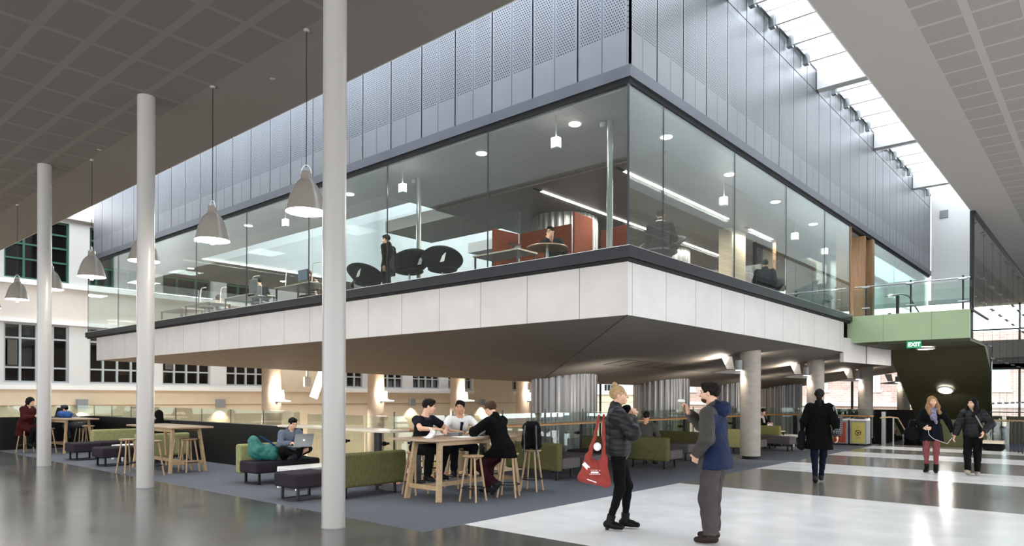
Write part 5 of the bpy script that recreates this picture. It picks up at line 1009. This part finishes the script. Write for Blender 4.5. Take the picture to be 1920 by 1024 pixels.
laptop(-22.75,6.45,.93,heading(.5,.6),'black laptop open on the far left table',MT['blackm'],1.15,14)
blob('backpack','bright blue backpack lying on the far left table','backpack',[('c',(-.15,0,.09),(.15,0,.08),.1,.09,.05)],.011,cl('bright_blue_nylon','#2b4a80',.6),(-22.2,6.6,.932),R(20),noise=folds(.008,1.4))
def exhd(P,k): sdf_obj('hood',[('e',k['H_']((0,-.02,.02)),(.1,.12,.12),k['Hm'],.03),('c',k['H_']((0,-.05,-.08)),k['neck'],.08,.1,.04),('-e',k['H_']((0,.12,-.02)),(.07,.08,.09),k['Hm'],.01)],.011,BLK,P,scale=k['s'])
person('person in black hood slumped on the sofa behind the middle table',(-16.85,6.98,0),heading(-1,0),.93,.012,'fair',('short','black'),dict(hip=(0,0,.52),seated=1,lean=8,pitch=20,fr=(.12,.5,.08),fl=(-.12,.5,.08),kr=(.1,1,1),kl=(-.1,1,1),wr=(.14,.35,.75),wl=(-.14,.35,.75)),('hoodie',BLK,-.1),('trousers',LEG,.02),'#121212',0,None,False,exhd)
# --- 13, 14, 15 right group and stairs
SO=lambda **k: dict(dict(hip=(0,0,.52),seated=1,lean=6,fr=(.12,.5,.08),fl=(-.12,.5,.08),kr=(.1,1,1),kl=(-.1,1,1),wr=(.14,.38,.75),wl=(-.14,.38,.75)),**k)
person('seated man with short dark hair and grey jumper, seen from behind beside the green armchair',(-8.1,14.0,0),heading(-.3,1),.94,.011,'tan',('short','dark'),SO(pitch=8),('long',cl('grey_jumper','#45443f'),-.08),('trousers',LEG,.02))
person('woman with dark hair and pale scarf sitting behind the lime sofa',(-8.9,22.75,0),heading(1,-.2),.93,.012,'fair',('pony','dark'),SO(pitch=20),('long',BLK,-.08),('trousers',LEG,.02),'#1a1a1a',0,None,True,lambda P,k: sdf_obj('scarf',[('c',k['neck']+V3((-.07,.03,.0)),k['neck']+V3((.07,.04,-.02)),.05,.05,.03),('c',k['neck']+V3((0,.08,-.02)),k['neck']+V3((.02,.15,-.2)),.05,.04,.03)],.012,cl('pale_scarf','#b5b0aa'),P,scale=k['s']))
plain_table(-8.35,22.55,0,.6,.4,.5,MT['barw'],'small pale laptop table in front of the seated woman on the right'); laptop(-8.35,22.55,.5,heading(-1,.2),'small open laptop in front of the seated woman on the right',MT['dgrey'],.9,12)
person('person with short blond hair in black coat going down the stairs',(-5.3,27.3,-1.19),heading(.1,1),.98,.012,'fair',('short','blond'),dict(),('coat',BLK,-.3,.04),('trousers',LEG,.02))
# --- upstairs people
U=3.935
def exb(P,k): MB().tube([(-.08,.14,1.4),(.08,-.16,1.3),(.2,-.2,1.0)],.012,6).build('bag_strap',MT['blackm'],P)
u1=person('man in black hooded coat walking upstairs with a shoulder bag',(-13.9,11.28,U),heading(-.95,-.3),.99,.011,'fair',('short','black'),dict(wr=(.25,.1,.9),wl=(-.25,-.05,.88),fr=(.09,.2,.08),fl=(-.09,-.2,.1),pitch=12),('coat',BLK,-.25,.03),('trousers',LEG,.02),'#121212',0,None,False,exb)
blob('shoulder_bag','black shoulder bag carried by the man walking upstairs','bag',[('c',(-.1,0,0),(.1,0,0),.08,.08,.03)],.012,MT['blkc'],wpt(u1,(.22,-.26,.86)),R(40))
def exg(P,k):
    s=k['s']; mb=MB()
    for q in (-1,1): mb.tube([k['H_']((q*.031+.02*math.cos(a),.1,.005+.016*math.sin(a)))*s for a in [2*PI*j/14 for j in range(14)]],.002,5,closed=True); mb.tube([k['H_']((q*.052,.098,.008))*s,k['H_']((q*.08,.0,.01))*s],.002,5)
    mb.build('spectacles',MT['blackm'],P)
person('man with glasses and dark cardigan resting chin on hand upstairs at the corner',(-9.3,12.1,U),heading(.25,-1),.98,.01,'fair',('short','black'),dict(hip=(0,0,.55),seated=1,lean=10,yaw=-10,wr=(.02,.22,1.05),er=(.7,0,-.8),dr=(-.1,.0,1),nr=(0,-1,0),cr=40,wl=(-.2,.35,.78),fr=(.14,.45,.08),fl=(-.14,.45,.08),kr=(.1,1,1),kl=(-.1,1,1)),('jacket',cl('dark_cardigan','#1c2022'),-.1),('trousers',LEG,.02),'#1a1a1a',0,None,False,exg)
person('man in dark suit upstairs, seen from behind in a lounge chair',(-6.72,12.15,U),heading(-.4,1),.97,.011,'fair',('short','black'),SO(hip=(0,-.02,.54)),('jacket',cl('dark_suit','#15181b'),-.08),('trousers',LEG,.02),'#1a1a1a',0,None,False,lambda P,k: MB().tube([k['neck']*k['s']+V3((.075*math.cos(a),.065*math.sin(a)-.01,.05)) for a in [2*PI*j/16 for j in range(16)]],.014,6,closed=True).build('shirt_collar',MT['paper'],P))
person('dark clothed person upstairs between the timber blades',(-7.05,18.4,U),heading(-.5,1),.97,.014,'fair',('short','dark'),SO(hip=(0,0,.55)),('jacket',BLK,-.08),('trousers',LEG,.02))
UP=dict(hip=(0,0,.58),seated=1,lean=14,pitch=15,wr=(.15,.4,.85),wl=(-.15,.4,.85),fr=(.12,.4,.08),fl=(-.12,.4,.08),kr=(.1,1,1),kl=(-.1,1,1))
ss=cl('brown_striped_knit','#8a7c6c'); nt=ss.node_tree; b=nt.nodes['Principled BSDF']; Q=xyz(nt); mixcol(nt,b,M(nt,'LESS_THAN',M(nt,'FRACT',M(nt,'MULTIPLY',Q[2],14)),.5),lin('#a59a8c'),lin('#4d2e26'))
person('person in brown striped jumper sitting at a desk upstairs',(-18.0,11.75,U),heading(.5,-.8),.97,.013,'fair',('long','brown'),UP,('long',ss,-.08),('trousers',LEG,.02),fem=True)
person('man in dark jumper bent over a desk upstairs',(-19.7,11.15,U),heading(-.9,.1),.97,.013,'fair',('short','black'),dict(UP,lean=28),('long',cl('charcoal_jumper','#1d2224'),-.08),('trousers',LEG,.02))
person('person with brown hair upstairs, farthest left behind the glass',(-24.6,12.0,U),heading(.3,1),.95,.014,'fair',('bob','brown'),UP,('long',cl('grey_top','#77787a'),-.08),('trousers',LEG,.02),fem=True)
person('dark seated person upstairs just right of the nearest white column',(-15.9,12.1,U),heading(-.8,.3),.95,.014,'fair',('short','black'),UP,('jacket',BLK,-.08),('trousers',LEG,.02))
